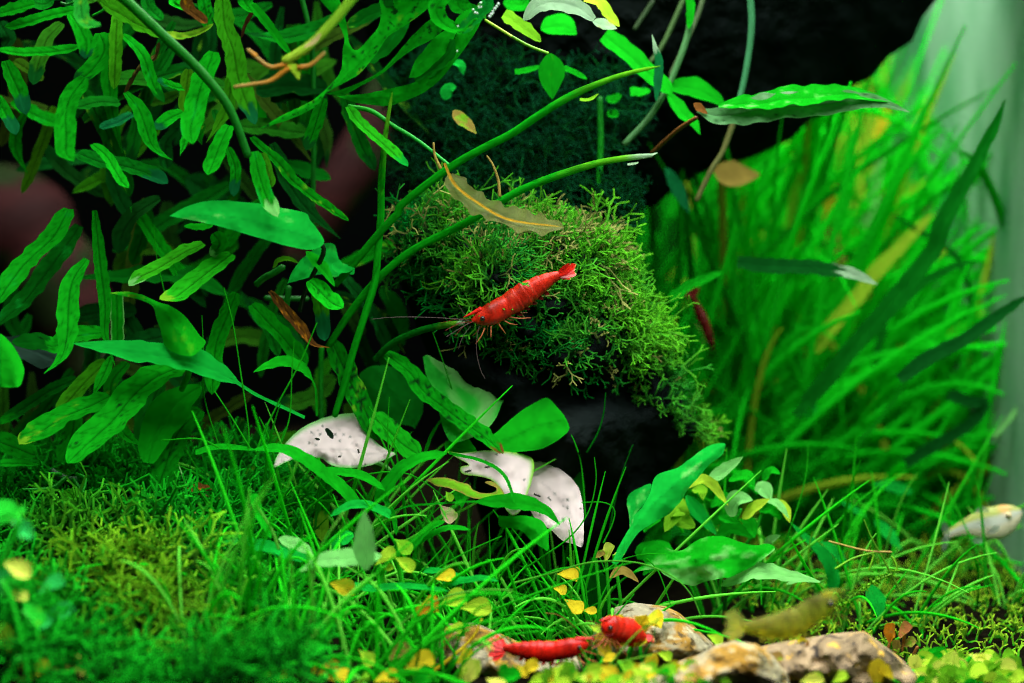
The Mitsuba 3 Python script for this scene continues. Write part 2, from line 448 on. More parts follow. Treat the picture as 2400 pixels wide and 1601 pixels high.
# right side pane runs from the back corner towards the camera at the right edge of the frame
GA, GB = world(2040, 700, 38)[:2], world(2640, 1300, -2)[:2]
d2 = unit(GB - GA)
n2 = np.array([-d2[1], d2[0]])
GB2 = GA + d2 * 0.50
q = np.array([GA, GB2, GB2 + n2 * 0.006, GA + n2 * 0.006])
if (q[2] - q[1])[0] < 0:
    q[2:] = np.array([GB2, GA]) - n2 * 0.006
pane = trimesh.creation.extrude_polygon(__import__('shapely').Polygon(q), 0.36)
pane.apply_translation([0, 0, -0.02])
scene['glass_side'] = mikit.ply(pane, 'glass_film_mat')
labels['glass_side'] = {'label': 'cloudy pale green glass side of the tank behind the plants at right', 'category': 'glass pane', 'kind': 'structure'}
scene['back_wall'] = mikit.ply(box([-0.36, 0.42, -0.05], [0.36, 0.43, 0.42]), 'black_mat')
labels['back_wall'] = {'label': 'black rear wall of the tank', 'category': 'wall', 'kind': 'structure'}


def inflate(outline2400, yc, front, back, power=0.5, step=9.0, seed=0, rough=0.004, lean=None, lump=0.0):
    """a boulder with the given silhouette at depth yc: a closed body, bulging towards the front and back"""
    import shapely
    poly = shapely.Polygon(outline2400).buffer(6).buffer(-6)
    if poly.geom_type != 'Polygon':
        poly = max(poly.geoms, key=lambda g: g.area)
    ring = np.array(poly.exterior.segmentize(step).coords)[:-1]
    rad = math.sqrt(poly.area / math.pi)
    xs, ys = np.meshgrid(np.arange(poly.bounds[0], poly.bounds[2], step), np.arange(poly.bounds[1], poly.bounds[3], step))
    inner = np.stack([xs.ravel(), ys.ravel()], 1)
    g = shapely.points(inner)
    ok = shapely.contains(poly, g) & (shapely.distance(poly.exterior, g) > step * 0.6)
    p2 = np.vstack([ring, inner[ok]])
    from scipy.spatial import Delaunay
    tri = Delaunay(p2).simplices
    cen = p2[tri].mean(1)
    tri = tri[shapely.contains(poly, shapely.points(cen))]
    a, b, c = p2[tri[:, 0]], p2[tri[:, 1]], p2[tri[:, 2]]
    cr = (b - a)[:, 0] * (c - a)[:, 1] - (b - a)[:, 1] * (c - a)[:, 0]
    tri[cr > 0] = tri[cr > 0][:, ::-1]
    dist = shapely.distance(poly.exterior, shapely.points(p2)) / rad
    dist[:len(ring)] = 0
    k = np.clip(dist / 0.8, 0, 1)
    k = (1 - (1 - k) ** 2) ** power
    yl = yc + (0 if lean is None else (p2[:, 0] - p2[:, 0].mean()) * lean[0] + (p2[:, 1] - p2[:, 1].mean()) * lean[1])
    yl = np.broadcast_to(yl, (len(p2),))
    lumps = meshkit.fbm(np.stack([p2[:, 0] / 130 + seed, p2[:, 1] / 130, p2[:, 0] * 0], -1), 2) - 0.5
    yl = yl + lump * lumps * np.minimum(dist * 6, 1)
    nz = meshkit.fbm(np.stack([p2[:, 0] / 45, p2[:, 1] / 45, p2[:, 0] * 0 + seed], -1), 5) - 0.5
    F = np.array([world(px, py, y - front * kk + rough * 100 * n * min(1, 1)) for (px, py), y, kk, n in zip(p2, yl, k, nz)])
    B = np.array([world(px, py, y + back * kk) for (px, py), y, kk in zip(p2, yl, k)])
    m = len(ring)
    idx = np.r_[np.arange(m), len(p2) + np.arange(len(p2) - m)]
    B[:m] = F[:m]
    v = np.vstack([F, B[m:]])
    f = np.vstack([tri, idx[tri][:, ::-1]])
    return v, f, (p2, poly, F, m)


R2 = 2400 / 2351.


def full(text):
    return np.array([[float(a) * R2, float(b) * R2] for a, b in (q.split(',') for q in text.split())])


# the big dark rock leaning in at the top right
slab = full("700,-520 2500,-520 2185,-60 2150,0 2118,40 2095,95 2040,130 2000,180 1940,205 1900,262 1860,275 1820,318 1730,362 1640,385 1560,425 1510,470 1400,500 1300,540 1150,560 1000,560 900,480 900,300 820,0")
v, f, _ = inflate(slab, 10, 4, 4, 0.6, 14, 3, 0.006, lean=(0.0, 0.004))
scene['leaning_rock'] = mikit.ply((v, f), 'dark_rock_mat', smooth=50)
labels['leaning_rock'] = {'label': 'large near-black rock jutting in from the top right', 'category': 'rock'}
# the boulder that carries the moss cushion
bould = full("905,540 1000,490 1120,520 1280,545 1370,572 1420,620 1460,700 1505,800 1555,900 1612,990 1580,1030 1530,1090 1480,1240 1440,1330 1300,1340 1180,1330 1120,1250 1060,1050 1010,880 960,760 915,640")
BV, BF, (bp2, bpoly, bF, bm) = inflate(bould, 4.8, 3.4, 3, 0.42, 9, 9, 0.004, lean=(0.0, 0.003), lump=4.5)
scene['moss_rock'] = mikit.ply((BV, BF), 'dark_rock_mat', smooth=50)
labels['moss_rock'] = {'label': 'black boulder at the centre under the moss cushion', 'category': 'rock'}

# reddish driftwood far behind at the left
t_ = thing('driftwood', 'blurred dark red driftwood behind the ferns at the left edge', 'driftwood')
c = spline(np.array([world(-200, 540, 25), world(20, 520, 24.5), world(150, 700, 24), world(240, 900, 24)]), 40)
v, f = tube(c, np.interp(np.linspace(0, 1, 40), [0, 0.4, 1], [0.024, 0.019, 0.010]) * (1 + 0.25 * (meshkit.noise(np.stack([np.arange(40) * 0.3, np.zeros(40), np.zeros(40)], -1)) - 0.5)), 20)
scene[t_] = mikit.ply((v, f), 'wood_mat', smooth=True)
t_ = thing('driftwood', 'blurred dark red driftwood branch behind the lobed fern near the top centre', 'driftwood')
c = spline(np.array([world(960, 130, 22), world(870, 330, 21.5), world(780, 470, 21), world(700, 620, 21)]), 40)
v, f = tube(c, np.interp(np.linspace(0, 1, 40), [0, 0.5, 1], [0.009, 0.009, 0.006]), 18)
scene[t_] = mikit.ply((v, f), 'wood_mat', smooth=True)


# ------------------------------------------------------------------ moss
def sprigs(P, D, size, r, cb, ct, seed=0, gen=4, fork=0.75, spread=0.55):
    """branching moss twigs at the points P growing along D; returns one mesh"""
    rg = np.random.default_rng(seed)
    p, d, L = P.copy(), unit(D), size.copy()
    tint = rg.uniform(0.7, 1.25, (len(P), 1))
    cb, ct = np.broadcast_to(cb, P.shape), np.broadcast_to(ct, P.shape)
    out = []
    for g in range(gen):
        d2 = unit(d + rg.normal(0, 0.22, d.shape))
        q = p + d2 * (L * rg.uniform(0.6, 1.3, len(L)))[:, None]
        k0, k1 = g / gen, (g + 1) / gen
        out.append((p, q, r * (1 - 0.45 * k0) * np.ones(len(p)), r * (1 - 0.45 * k1) * np.ones(len(p)), (cb * (1 - k0) + ct * k0) * tint, (cb * (1 - k1) + ct * k1) * tint))
        side = unit(np.cross(d2, unit(rg.normal(0, 1, d2.shape))))
        two = rg.random(len(p)) < fork
        a = unit(d2 + side * spread)
        b = unit(d2 - side * spread)
        p, d, L = np.vstack([q, q[two]]), np.vstack([a, b[two]]), np.r_[L, L[two]] * 0.88
        tint = np.vstack([tint, tint[two]])
        cb, ct = np.vstack([cb, cb[two]]), np.vstack([ct, ct[two]])
    s = [np.concatenate([o[k] for o in out]) for k in range(6)]
    return prisms(*s)


import shapely
mossy = full("925,520 1000,495 1120,520 1280,545 1400,545 1480,590 1525,680 1570,790 1600,880 1655,985 1600,1010 1530,965 1450,920 1380,865 1300,850 1240,845 1140,800 1060,720 980,690 925,620")
mpoly = shapely.Polygon(mossy)
# surface points and normals of the boulder's front
bm_ = trimesh.Trimesh(BV, BF, process=False)
fn = bm_.face_normals
cen = bm_.triangles_center


def to_px(P):
    d = P - CAM
    z = d @ FWD
    return np.stack([1200 + d[:, 0] / z * DIST / FRAME_W * 2400, 800.5 - (d @ UP) / z * DIST / FRAME_W * 2400], -1)


area = bm_.area_faces
cpx = to_px(cen)
front = (fn * (CAM - cen)).sum(1) > -0.02
inside = shapely.contains(mpoly, shapely.points(cpx)) & front
w_ = area * inside
top = np.clip(fn[:, 2], 0, 1)
pick = rng.choice(len(cen), 3100, p=w_ / w_.sum())
P = cen[pick] + rng.normal(0, 0.0008, (3100, 3))
N = fn[pick]
px = to_px(P)
patch = meshkit.fbm(np.stack([px[:, 0] / 75, px[:, 1] / 75, px[:, 0] * 0 + 3], -1), 3)
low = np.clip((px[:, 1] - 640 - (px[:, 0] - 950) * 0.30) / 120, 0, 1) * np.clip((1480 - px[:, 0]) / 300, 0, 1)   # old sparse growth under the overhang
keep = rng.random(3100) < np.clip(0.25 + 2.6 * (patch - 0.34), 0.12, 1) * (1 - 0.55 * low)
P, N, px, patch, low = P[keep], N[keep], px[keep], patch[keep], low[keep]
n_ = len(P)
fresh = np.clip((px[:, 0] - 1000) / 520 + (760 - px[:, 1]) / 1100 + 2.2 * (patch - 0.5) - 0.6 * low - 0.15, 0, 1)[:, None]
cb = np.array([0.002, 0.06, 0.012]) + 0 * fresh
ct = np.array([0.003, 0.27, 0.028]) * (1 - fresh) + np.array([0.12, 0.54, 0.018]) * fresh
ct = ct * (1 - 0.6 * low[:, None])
brown = np.clip((meshkit.fbm(np.stack([px[:, 0] / 50, px[:, 1] / 50, px[:, 0] * 0 + 31], -1), 2) - 0.60) * 6, 0, 1)
old = (rng.random(n_) < 0.05 + 0.35 * brown)[:, None]
ct = np.where(old, np.array([0.36, 0.38, 0.10]), ct)
D = N * 0.8 + np.array([0.1, -0.15, 0.35]) + rng.normal(0, 0.5, P.shape)
size = rng.uniform(0.0009, 0.0024, n_) * (0.75 + 0.9 * (patch - 0.3)) * np.where(rng.random(n_) < 0.09, 1.8, 1)
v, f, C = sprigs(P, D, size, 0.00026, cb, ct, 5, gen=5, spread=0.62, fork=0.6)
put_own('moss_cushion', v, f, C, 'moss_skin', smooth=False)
labels['moss_cushion'] = {'label': 'bright yellow green branching moss cushion draped over the central boulder', 'category': 'moss', 'kind': 'stuff'}

# dim old moss hanging on the leaning rock behind
sp = full("930,130 1100,90 1250,150 1420,130 1480,250 1400,400 1500,440 1450,520 1300,540 1150,530 1000,500 930,420 900,280")
spoly = shapely.Polygon(sp)
xs = rng.uniform(880 * R2, 1500 * R2, 4000); ys = rng.uniform(90 * R2, 540 * R2, 4000)
ok = shapely.contains(spoly, shapely.points(np.stack([xs, ys], 1)))
P = np.array([world(a, b, 5.6 + rng.uniform(-0.5, 1.5) - (b - 350) * 0.006) for a, b in zip(xs[ok], ys[ok])])[:1500]
D = np.array([0, -0.7, 0.3]) + rng.normal(0, 0.6, P.shape)
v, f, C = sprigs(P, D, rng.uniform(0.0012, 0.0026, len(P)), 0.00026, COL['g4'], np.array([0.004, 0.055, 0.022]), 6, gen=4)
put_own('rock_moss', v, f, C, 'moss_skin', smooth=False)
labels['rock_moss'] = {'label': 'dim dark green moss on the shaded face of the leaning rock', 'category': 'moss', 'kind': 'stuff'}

# moss carpet at the lower left
n_ = 2500
X = rng.uniform(-0.125, -0.030, n_); Y = rng.uniform(-0.085, 0.045, n_)
Zg = ground(X, Y)
P = np.stack([X, Y, Zg], -1)
px = to_px(P)
keep = (px[:, 0] > -60) & (px[:, 0] < 640 + 120 * rng.random(n_)) & (px[:, 1] < 1680)
P, px = P[keep], px[keep]
lump = meshkit.fbm(np.stack([P[:, 0] * 55, P[:, 1] * 55, P[:, 0] * 0], -1), 3)
P[:, 2] += 0.020 * (lump - 0.45)
warm = np.exp(-(((px[:, 0] - 330) / 170) ** 2 + ((px[:, 1] - 1420 - (px[:, 0] - 330) * 0.35) / 75) ** 2))[:, None]
warm = np.clip(warm * 1.3 * (0.4 + meshkit.noise(P * 160))[:, None], 0, 1)
ct = np.array([0.008, 0.42, 0.014]) * (1 - warm) + np.array([0.22, 0.56, 0.016]) * warm
D = np.array([0, -0.25, 0.8]) + rng.normal(0, 0.6, P.shape)
v, f, C = sprigs(P, D, rng.uniform(0.0016, 0.0046, len(P)), 0.00040, COL['g4'] * 0.6, ct, 8, gen=4, spread=0.7)
put_own('moss_carpet', v, f, C, 'moss_skin', smooth=False)
labels['moss_carpet'] = {'label': 'carpet of tangled green moss covering the lower left corner', 'category': 'moss', 'kind': 'stuff'}

# ------------------------------------------------------------------ grass masses
def blades(base, tip_dir, length, width, droop, col, seed, n=9, flat=False):
    """many arching blades: returns a list of (v, f, c)"""
    out = []
    rg = np.random.default_rng(seed)
    for b, d, L, w, dr_, c in zip(base, tip_dir, length, width, droop, col):
        t = np.linspace(0, 1, n)[:, None]
        d = unit(d)
        hor = np.array([d[0], d[1], 0.0])
        side = np.cross(d, [0, 0, 1.0])
        p = b + d * L * t + np.array([0, 0, -1.0]) * (dr_ * L * t ** 2) + hor * (0.25 * dr_ * L * t ** 2) + side * (rg.normal(0, 0.22) * L * t ** 2)
        v, f = tube(p, w / 2 * np.interp(t[:, 0], [0, 0.7, 1], [1, 0.85, 0.25]), 5)
        tt = np.r_[np.repeat(t[:, 0], 5), 0, 1][:, None]
        out.append((v, f, c * (0.75 + 0.4 * tt)))
    return out


# blurred grass behind on the right
n_ = 1450
px_ = rng.uniform(1440, 2420, n_); yy = rng.uniform(12, 34, n_)
base, dirs, col = [], [], []
for a, y in zip(px_, yy):
    p = world(a, 1100, y)
    g = ground(p[0], p[1])
    base.append([p[0], p[1], g + (rng.uniform(0, 0.075) if rng.random() < 0.3 else 0)])
    wild = rng.random() < 0.45
    dirs.append([rng.normal(0.15, 0.95 if wild else 0.35), rng.normal(-0.1, 0.25), 1.0])
    k = rng.random()
    col.append(COL['lime'] if k < 0.06 else COL['g2'] * rng.uniform(1.5, 2.3) if k < 0.86 else COL['g2'] if k < 0.93 else COL['lime'])
base = np.array(base); dirs = np.array(dirs)
hmax = np.interp(px_, [1450, 1600, 1750, 1930, 2010, 2090, 2400], [0.17, 0.22, 0.24, 0.22, 0.15, 0.13, 0.14]) * np.interp(yy, [12, 34], [0.6, 1.05])
L = hmax * rng.uniform(0.5, 1.25, n_)
items = blades(base, dirs, L, rng.uniform(0.0011, 0.0031, n_), np.abs(rng.normal(0.28, 0.25, n_)), col, 21, 10)
kept = []
for it in items:
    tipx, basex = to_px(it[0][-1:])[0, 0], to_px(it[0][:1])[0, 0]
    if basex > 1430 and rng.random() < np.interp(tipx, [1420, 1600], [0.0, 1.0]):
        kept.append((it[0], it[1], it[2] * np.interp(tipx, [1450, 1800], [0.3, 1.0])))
items = kept
put_own('background_grass', *merge(items), bsdf='grass_skin')
labels['background_grass'] = {'label': 'dense blurred mass of green grass growing in front of the cloudy glass', 'category': 'grass', 'kind': 'stuff'}

# fine low hairgrass understory
n_ = 900
X = rng.uniform(-0.07, 0.06, n_); Y = rng.uniform(-0.055, 0.045, n_)
base = np.stack([X, Y, ground(X, Y) - 0.001], -1)
px = to_px(base)
ok = (px[:, 0] > 480) & (px[:, 0] < 1560) & ~((px[:, 0] > 1380) & (px[:, 1] > 1400)) & ~((px[:, 0] > 1050) & (px[:, 1] > 1440) & (Y < -0.02))
base = base[ok]; n_ = len(base)
dirs = np.stack([rng.normal(0, 0.55, n_), rng.normal(-0.1, 0.4, n_), np.ones(n_)], -1)
col = [COL['gr'] * rng.uniform(0.5, 1.2) for _ in range(n_)]
items = blades(base, dirs, rng.uniform(0.008, 0.024, n_), rng.uniform(0.0004, 0.0009, n_), rng.uniform(0.0, 0.4, n_), col, 22, 7)
put_own('hairgrass_carpet', *merge(items), bsdf='leaf')
labels['hairgrass_carpet'] = {'label': 'fine low hairgrass filling the middle of the tank floor', 'category': 'grass', 'kind': 'stuff'}


def tuft(label, spots, seed, parent=None):
    """a hairgrass tuft: every blade a part. spots: (px, row or None, y, blades, length, spread)"""
    t = parent or thing('hairgrass_tuft', label, 'hairgrass', 'hairgrass tufts on the tank floor')
    rg = np.random.default_rng(seed)
    for px, y, n, L, spread, lean in spots:
        p = world(px, 1500, y)
        b0 = np.array([p[0], p[1], ground(p[0], p[1]) - 0.002])
        base = b0 + np.stack([rg.normal(0, 0.0022, n), rg.normal(0, 0.002, n), np.zeros(n)], -1)
        dirs = np.stack([rg.normal(lean, spread, n), rg.normal(-0.15, spread * 0.6, n), np.ones(n)], -1)
        col = [(COL['gr'] * rg.uniform(1.0, 1.9) if rg.random() < 0.6 else np.array([0.16, 0.74, 0.06])) for _ in range(n)]
        for v, f, c in blades(base, dirs, L * 1.35 * rg.uniform(0.45, 1.25, n), rg.uniform(0.00055, 0.00095, n), np.abs(rg.normal(0.35, 0.35, n)), col, seed + 1, 12):
            put('blade', v, f, c, 'leaf', t)
    return t


def own_blades(t, crop, rows):
    for row in rows:
        text, w, y = row[:3]
        c = row[3] if len(row) > 3 else 'gr'
        stalk(t, crop, text, w, y, row[4] if len(row) > 4 else None, c, None, 'blade', 0.55, bsdf='leaf', sides=5)


t = tuft('hairgrass tuft whose blades arch over the two red shrimp at the bottom', [(1400, -1.2, 12, 0.030, 0.5, 0), (1330, 0, 10, 0.035, 0.6, 0)], 31)
own_blades(t, '22', [
    ("0,870 200,740 380,610 500,450 550,250 540,90", 14, -1), ("600,650 660,520 670,430 600,385 455,385", 12, 0), ("640,560 670,400 720,200 790,10", 12, 1.5, 'g3'), ("480,480 470,300 450,120 410,0", 14, 1),
    ("0,915 250,850 500,780 720,770 900,800 1080,890 1180,1000 1240,1135", 15, -2, (0.08, 0.42, 0.03)), ("600,840 720,760 860,725 1010,720", 11, -1), ("880,750 960,840 1040,1060", 11, -1), ("560,1180 570,1050 640,900 740,760", 13, -2),
    ("660,1150 800,985", 13, -2), ("0,960 250,840 380,810 430,820 440,880 370,980 200,1080 30,1110", 14, -2), ("500,1280 350,1140 150,1020 0,970", 14, -3), ("500,1270 320,1130 220,1110", 12, -3, 'tan'), ("260,1500 240,1350 270,1120", 13, -4),
    ("0,1250 290,1215", 13, -4), ("580,1540 520,1460 450,1340", 14, -5), ("600,1500 680,1400 820,1240 980,1140", 16, -5, (0.15, 0.42, 0.03)), ("580,1540 700,1440 920,1380", 16, -5, (0.15, 0.42, 0.03)), ("840,1430 920,1280 950,1160", 12, -4, 'g3'),
    ("360,745 470,900 500,1080 560,1250", 13, -1), ("500,1560 430,1400 380,1250", 12, -4), ("640,900 560,700 575,620", 10, 0)])
t = tuft('hairgrass tuft in the middle with long crossing blades below the white leaves', [(900, -2, 14, 0.038, 0.6, 0), (1060, -1, 12, 0.036, 0.55, 0), (1130, 0.5, 12, 0.04, 0.5, -0.1)], 32)
own_blades(t, '21', [
    ("355,1400 350,1250 360,1000 400,750 470,600 575,450", 26, -5, (0.14, 0.46, 0.05)), ("920,700 870,480 860,300 865,0", 10, 0), ("1200,560 1000,150 905,0", 10, 0.5), ("1170,560 1000,400 870,280", 9, 0), ("240,930 150,820 70,700", 12, -2),
    ("150,690 100,560 0,400", 26, -4, (0.10, 0.44, 0.04)), ("1050,930 1200,810 1400,700 1610,605", 13, -2), ("1405,870 1400,500", 13, -1), ("1540,900 1525,460", 12, -1), ("1660,880 1635,540", 12, -1),
    ("700,1500 800,1330 950,1180 1200,1020 1450,960 1677,960", 22, -4, (0.10, 0.44, 0.04)), ("1440,975 1560,1060 1640,1200 1677,1320", 16, -3), ("1150,1500 1280,1400 1420,1270 1480,1150", 28, -4, 'yellow'), ("600,1568 500,1440 340,1260 230,1080", 20, -4),
    ("620,1210 500,1080 350,930 200,770", 20, -3), ("520,900 380,740", 14, -2), ("1080,1568 1150,1450 1250,1300 1400,1215", 22, -5), ("1270,1560 1380,1420 1500,1320 1677,1240", 22, -5), ("440,990 480,950 630,830", 20, -3),
    ("280,500 360,410 540,280 700,210 860,185 1000,200 1130,270 1250,370", 16, -0.5), ("1000,600 1250,370 1390,220", 10, 0), ("390,1280 550,1240 800,1220 1080,1210", 14, -4), ("380,1290 200,1500 150,1568", 22, -5), ("1100,1290 950,1150 820,1060", 16, -4), ("1040,880 1200,710 1300,600", 12, -2)])
t = tuft('hairgrass tuft at the foot of the broad left leaves', [(640, 1.5, 12, 0.034, 0.5, 0), (740, 0, 14, 0.040, 0.6, 0)], 33)
own_blades(t, '10', [("1630,1568 1630,1400 1580,1050 1530,730 1470,490", 13, -0.5), ("1440,1540 1340,1200 1335,900 1325,670", 12, 0), ("1640,1540 1520,1340 1410,1170", 14, -1), ("1440,1540 1300,1480 1060,1490", 14, -1), ("1080,520 1030,300 1010,90", 9, 1)])
own_blades(t, '11', [("0,1568 60,1420 160,1220 290,980 400,720", 15, -1), ("150,1540 220,1340 235,1060 250,840", 11, -1), ("870,1568 865,1400 875,1205", 11, -1), ("940,1568 860,1440 745,1270", 11, -1), ("1390,1470 1300,1200 1220,950 1160,780", 12, 1)])
own_blades(t, '12', [("490,1568 560,1450 600,1320 615,1180", 16, 1, 'g3'), ("435,1568 410,1500 390,1455", 12, 0), ("770,1568 795,1520", 10, 2, 'g3')])
tuft('hairgrass tuft rising at the bottom edge left of centre', [(560, -5, 12, 0.034, 0.45, 0), (690, -5.5, 14, 0.036, 0.5, 0.1)], 34)
tuft('hairgrass tuft at the bottom edge below the yellow leaves', [(860, -5.5, 14, 0.034, 0.5, 0), (1010, -5, 12, 0.028, 0.5, 0)], 35)
tuft('dense hairgrass tuft right under the leftmost white leaf', [(800, 1.5, 14, 0.04, 0.5, 0), (960, 2, 12, 0.038, 0.5, 0)], 36)
tuft('hairgrass tuft beside the stone with the red shrimp', [(1230, -1, 12, 0.032, 0.5, -0.2), (1120, -2.8, 10, 0.022, 0.6, -0.3)], 37)
tuft('dark hairgrass tuft in front of the black boulder', [(1290, 1.5, 10, 0.034, 0.4, 0), (1480, 0.5, 8, 0.026, 0.5, 0)], 38)
t = tuft('loose hairgrass tuft behind the big right-hand leaves', [(1680, 3, 14, 0.034, 0.5, 0), (1800, 4, 14, 0.04, 0.5, 0.1), (1950, 5, 12, 0.04, 0.5, 0)], 39)
own_blades(t, '23', [("20,1100 100,700 200,400 250,200 265,0", 14, 2), ("870,975 780,800 680,620 630,500", 18, 1, (0.16, 0.46, 0.03)), ("430,1000 300,880 265,720 290,580", 12, 2, 'yg'), ("800,1190 950,1100 1200,1000", 20, 5), ("1300,860 1310,720 1230,600", 24, 9), ("1600,900 1560,740 1480,650", 28, 9), ("1510,850 1480,720 1440,660", 30, 10)])
tuft('hairgrass tuft below the blurred silver fish', [(2080, 6, 12, 0.035, 0.6, 0.1), (2220, 8, 12, 0.036, 0.6, -0.1), (2330, 4, 12, 0.03, 0.6, -0.2), (2150, 2, 12, 0.028, 0.6, 0), (2000, 1.5, 12, 0.026, 0.6, 0)], 40)
tuft('hairgrass tuft between the middle white leaf and the torn yellow-green leaf', [(1000, 3, 14, 0.042, 0.5, 0), (1100, 3.5, 14, 0.04, 0.5, 0)], 41)
tuft('hairgrass tuft at the bottom edge next to the lower left moss', [(470, -5.5, 10, 0.034, 0.5, 0.1), (620, -3.5, 12, 0.036, 0.5, 0), (760, -3.5, 12, 0.036, 0.5, 0)], 42)

# ------------------------------------------------------------------ ferns (left)
G = 'ferns along the left side'
t = thing('fern', 'narrow-leaved fern hanging in the upper left corner with dark leaf tips', 'fern', G)
F = [("690,0 830,90 960,170 1150,235", 135, -0.5, 0.5, dict(col='g1')), ("1150,240 1280,250 1400,215 1480,165", 48, 0, 0, dict(col='yg', kind='blade', blotch=0.5, blotchc='lime')),
     ("815,80 805,250 800,400 790,620", 88, 1, 0, dict(col='g1')), ("560,-40 565,80 600,160 700,180", 95, -1.5, -2, dict(col='sea', blotch=0.55, blotchc='yg')),
     ("490,90 560,200 600,300 590,410", 112, -0.5, -1, dict(col='g2', tip=0.85)), ("545,320 400,355 250,365 100,360 -20,345", 66, 0, -1, dict(col='g2')),
     ("540,60 360,100 230,140 100,180 30,185", 66, 0.5, 0, dict(col='g1')), ("240,30 120,60 -20,95", 84, 0, 0, dict(col='g1')), ("430,160 330,260 280,400 250,500 230,590", 104, 2, 1, dict(col='g3', tip=0.72, tipc='g4')),
     ("690,230 725,330 680,430 600,520 520,575", 125, 1, 0, dict(col='g1', tip=0.8, tipc='g4')), ("590,540 490,680 455,800 460,950 460,1060 515,1120", 138, -0.5, -2, dict(col='g1', wave=0.25, blotch=0.62, blotchc='g2')),
     ("40,420 100,560 150,680 178,795", 112, 1, 0.5, dict(col='g1', tip=0.66)), ("-30,660 40,780 80,860 112,935", 92, 0, -0.5, dict(col='g2', tip=0.55)), ("850,240 930,310 1000,400 1040,520 1080,620 1140,715", 78, 1.5, 0.5, dict(col='g1', tip=0.82, tipc='g3')),
     ("1270,610 1180,590 1090,565", 74, 0.5, 0, dict(col='g1', tip=0.72)), ("870,640 960,750 1010,880 1050,1000 1120,1070 1195,1110", 108, 0.5, -0.5, dict(col='g1', kind='tail')), ("830,710 680,705 520,745", 78, 2.5, 2, dict(col='g3')),
     ("920,790 800,850 690,890", 66, 2.5, 2, dict(col='teal')), ("640,1000 740,1080 800,1180 850,1260 892,1305", 78, 0, -1, dict(col='g2')), ("540,1060 700,1120 850,1140 1000,1190 1165,1275", 122, 1.5, 0.5, dict(col='g3', tip=0.78, tipc='teal')),
     ("1480,360 1430,500 1380,640 1350,780 1320,900 1335,1000", 150, 0, -1.5, dict(col='g2', blotch=0.6, blotchc='sea')), ("1310,480 1290,650 1280,800", 90, 1.5, 1, dict(col='g1')), ("1310,850 1280,980 1248,1078", 62, 0.5, 0, dict(col='g2', kind='tail')),
     ("1270,775 1160,830 1085,900", 92, 0.5, 0, dict(col='g2', tip=0.75, tipc='teal')), ("1540,-40 1560,180 1620,350 1650,520 1700,680 1772,865", 132, 1, 0, dict(col='g1', tip=0.85)), ("1600,480 1590,680 1540,820 1430,990", 88, 1, 0, dict(col='g2', kind='tail')),
     ("1590,870 1530,990 1480,1120 1440,1215", 115, 0, -1, dict(col='g2', blotch=0.58, blotchc='sea')), ("1580,1020 1630,1160 1620,1365", 76, 1.5, 1, dict(col='g1', tip=0.68)), ("1420,860 1380,930 1400,1005", 60, 0, 0, dict(col='g1', kind='tail')),
     ("1480,760 1540,900 1500,1020", 60, 2.5, 2, dict(col='g3')), ("100,420 180,470 300,560", 70, 3, 3, dict(col='g3')), ("1220,900 1150,1000 1160,1170", 90, 3, 3, dict(col='g4')), ("1240,650 1100,700 1000,700", 70, 3, 3, dict(col='g3')),
     ("200,0 300,20 380,-20", 90, 2, 2, dict(col='g3')), ("1000,-30 1040,60 1130,140", 80, 3, 3, dict(col='g3')), ("1400,-40 1430,100 1440,200", 90, 2, 2, dict(col='g1', spots=0.5)), ("1680,-30 1720,40 1780,70", 80, 1, 1, dict(col='g2')), ("1250,-20 1210,20 1300,60", 60, 1, 1, dict(col='g2')),
     ("1290,1230 1400,1300 1560,1380", 190, 6, 6, dict(col='g4', kind='oval')), ("0,150 60,260 20,330", 90, 3, 3, dict(col='g4'))]
for text, w, a, b, o in F:
    leaf(t, '00', text, w, a, b, **o)
stalk(t, '00', "790,-60 870,0 1000,120 1170,280 1330,430 1450,560 1560,700 1640,860 1720,1080", 76, -1.5, -1, 'g1', 'g3', 'stem', 0.75)
leaf(t, '00', "1270,-20 1310,60 1370,110 1440,160", 72, -0.2, 0, col='brown', name='withered_leaf', label='withered red-brown leaf', blotch=0.6, blotchc='orange')
leaf(t, '00', "1110,310 1070,410 970,480 900,590 850,690", 80, 1, 2, col=(0.05, 0.035, 0.008), name='withered_leaf', blotch=0.6, blotchc='tan', spots=0.7)
leaf(t, '00', "1775,50 1720,150 1670,260", 60, 1.5, 2, col=(0.06, 0.02, 0.008), name='withered_leaf')
stalk(t, '00', "420,20 470,30 520,10", 20, 0, 0, 'g3'); stalk(t, '00', "640,110 700,80 740,50", 16, 0, 0, 'g2')

t = thing('fern', 'large lobed fern frond with black spots at the top centre', 'fern', G)
o = dict(spots=0.75, vein=0.35)
poly_leaf(t, '01', "20,895 200,790 400,690 540,560 590,480 600,350 610,260 545,120 440,-20 560,-30 625,150 650,300 700,348 780,270 850,180 862,60 850,-30 890,-30 900,40 955,35 965,-30 1230,-30 1190,60 1090,140 1000,200 910,260 850,350 790,430 720,510 640,560 500,640 400,750 200,840", "20,885 300,770 520,620 690,470 860,280 1150,0", 0.2, ty=-0.004, bulge=0.1, wave=0.04, kind='fern', width=140, col='g2', blotch=0.66, blotchc='yg', spots=0.75, vein=0.4, step=4)


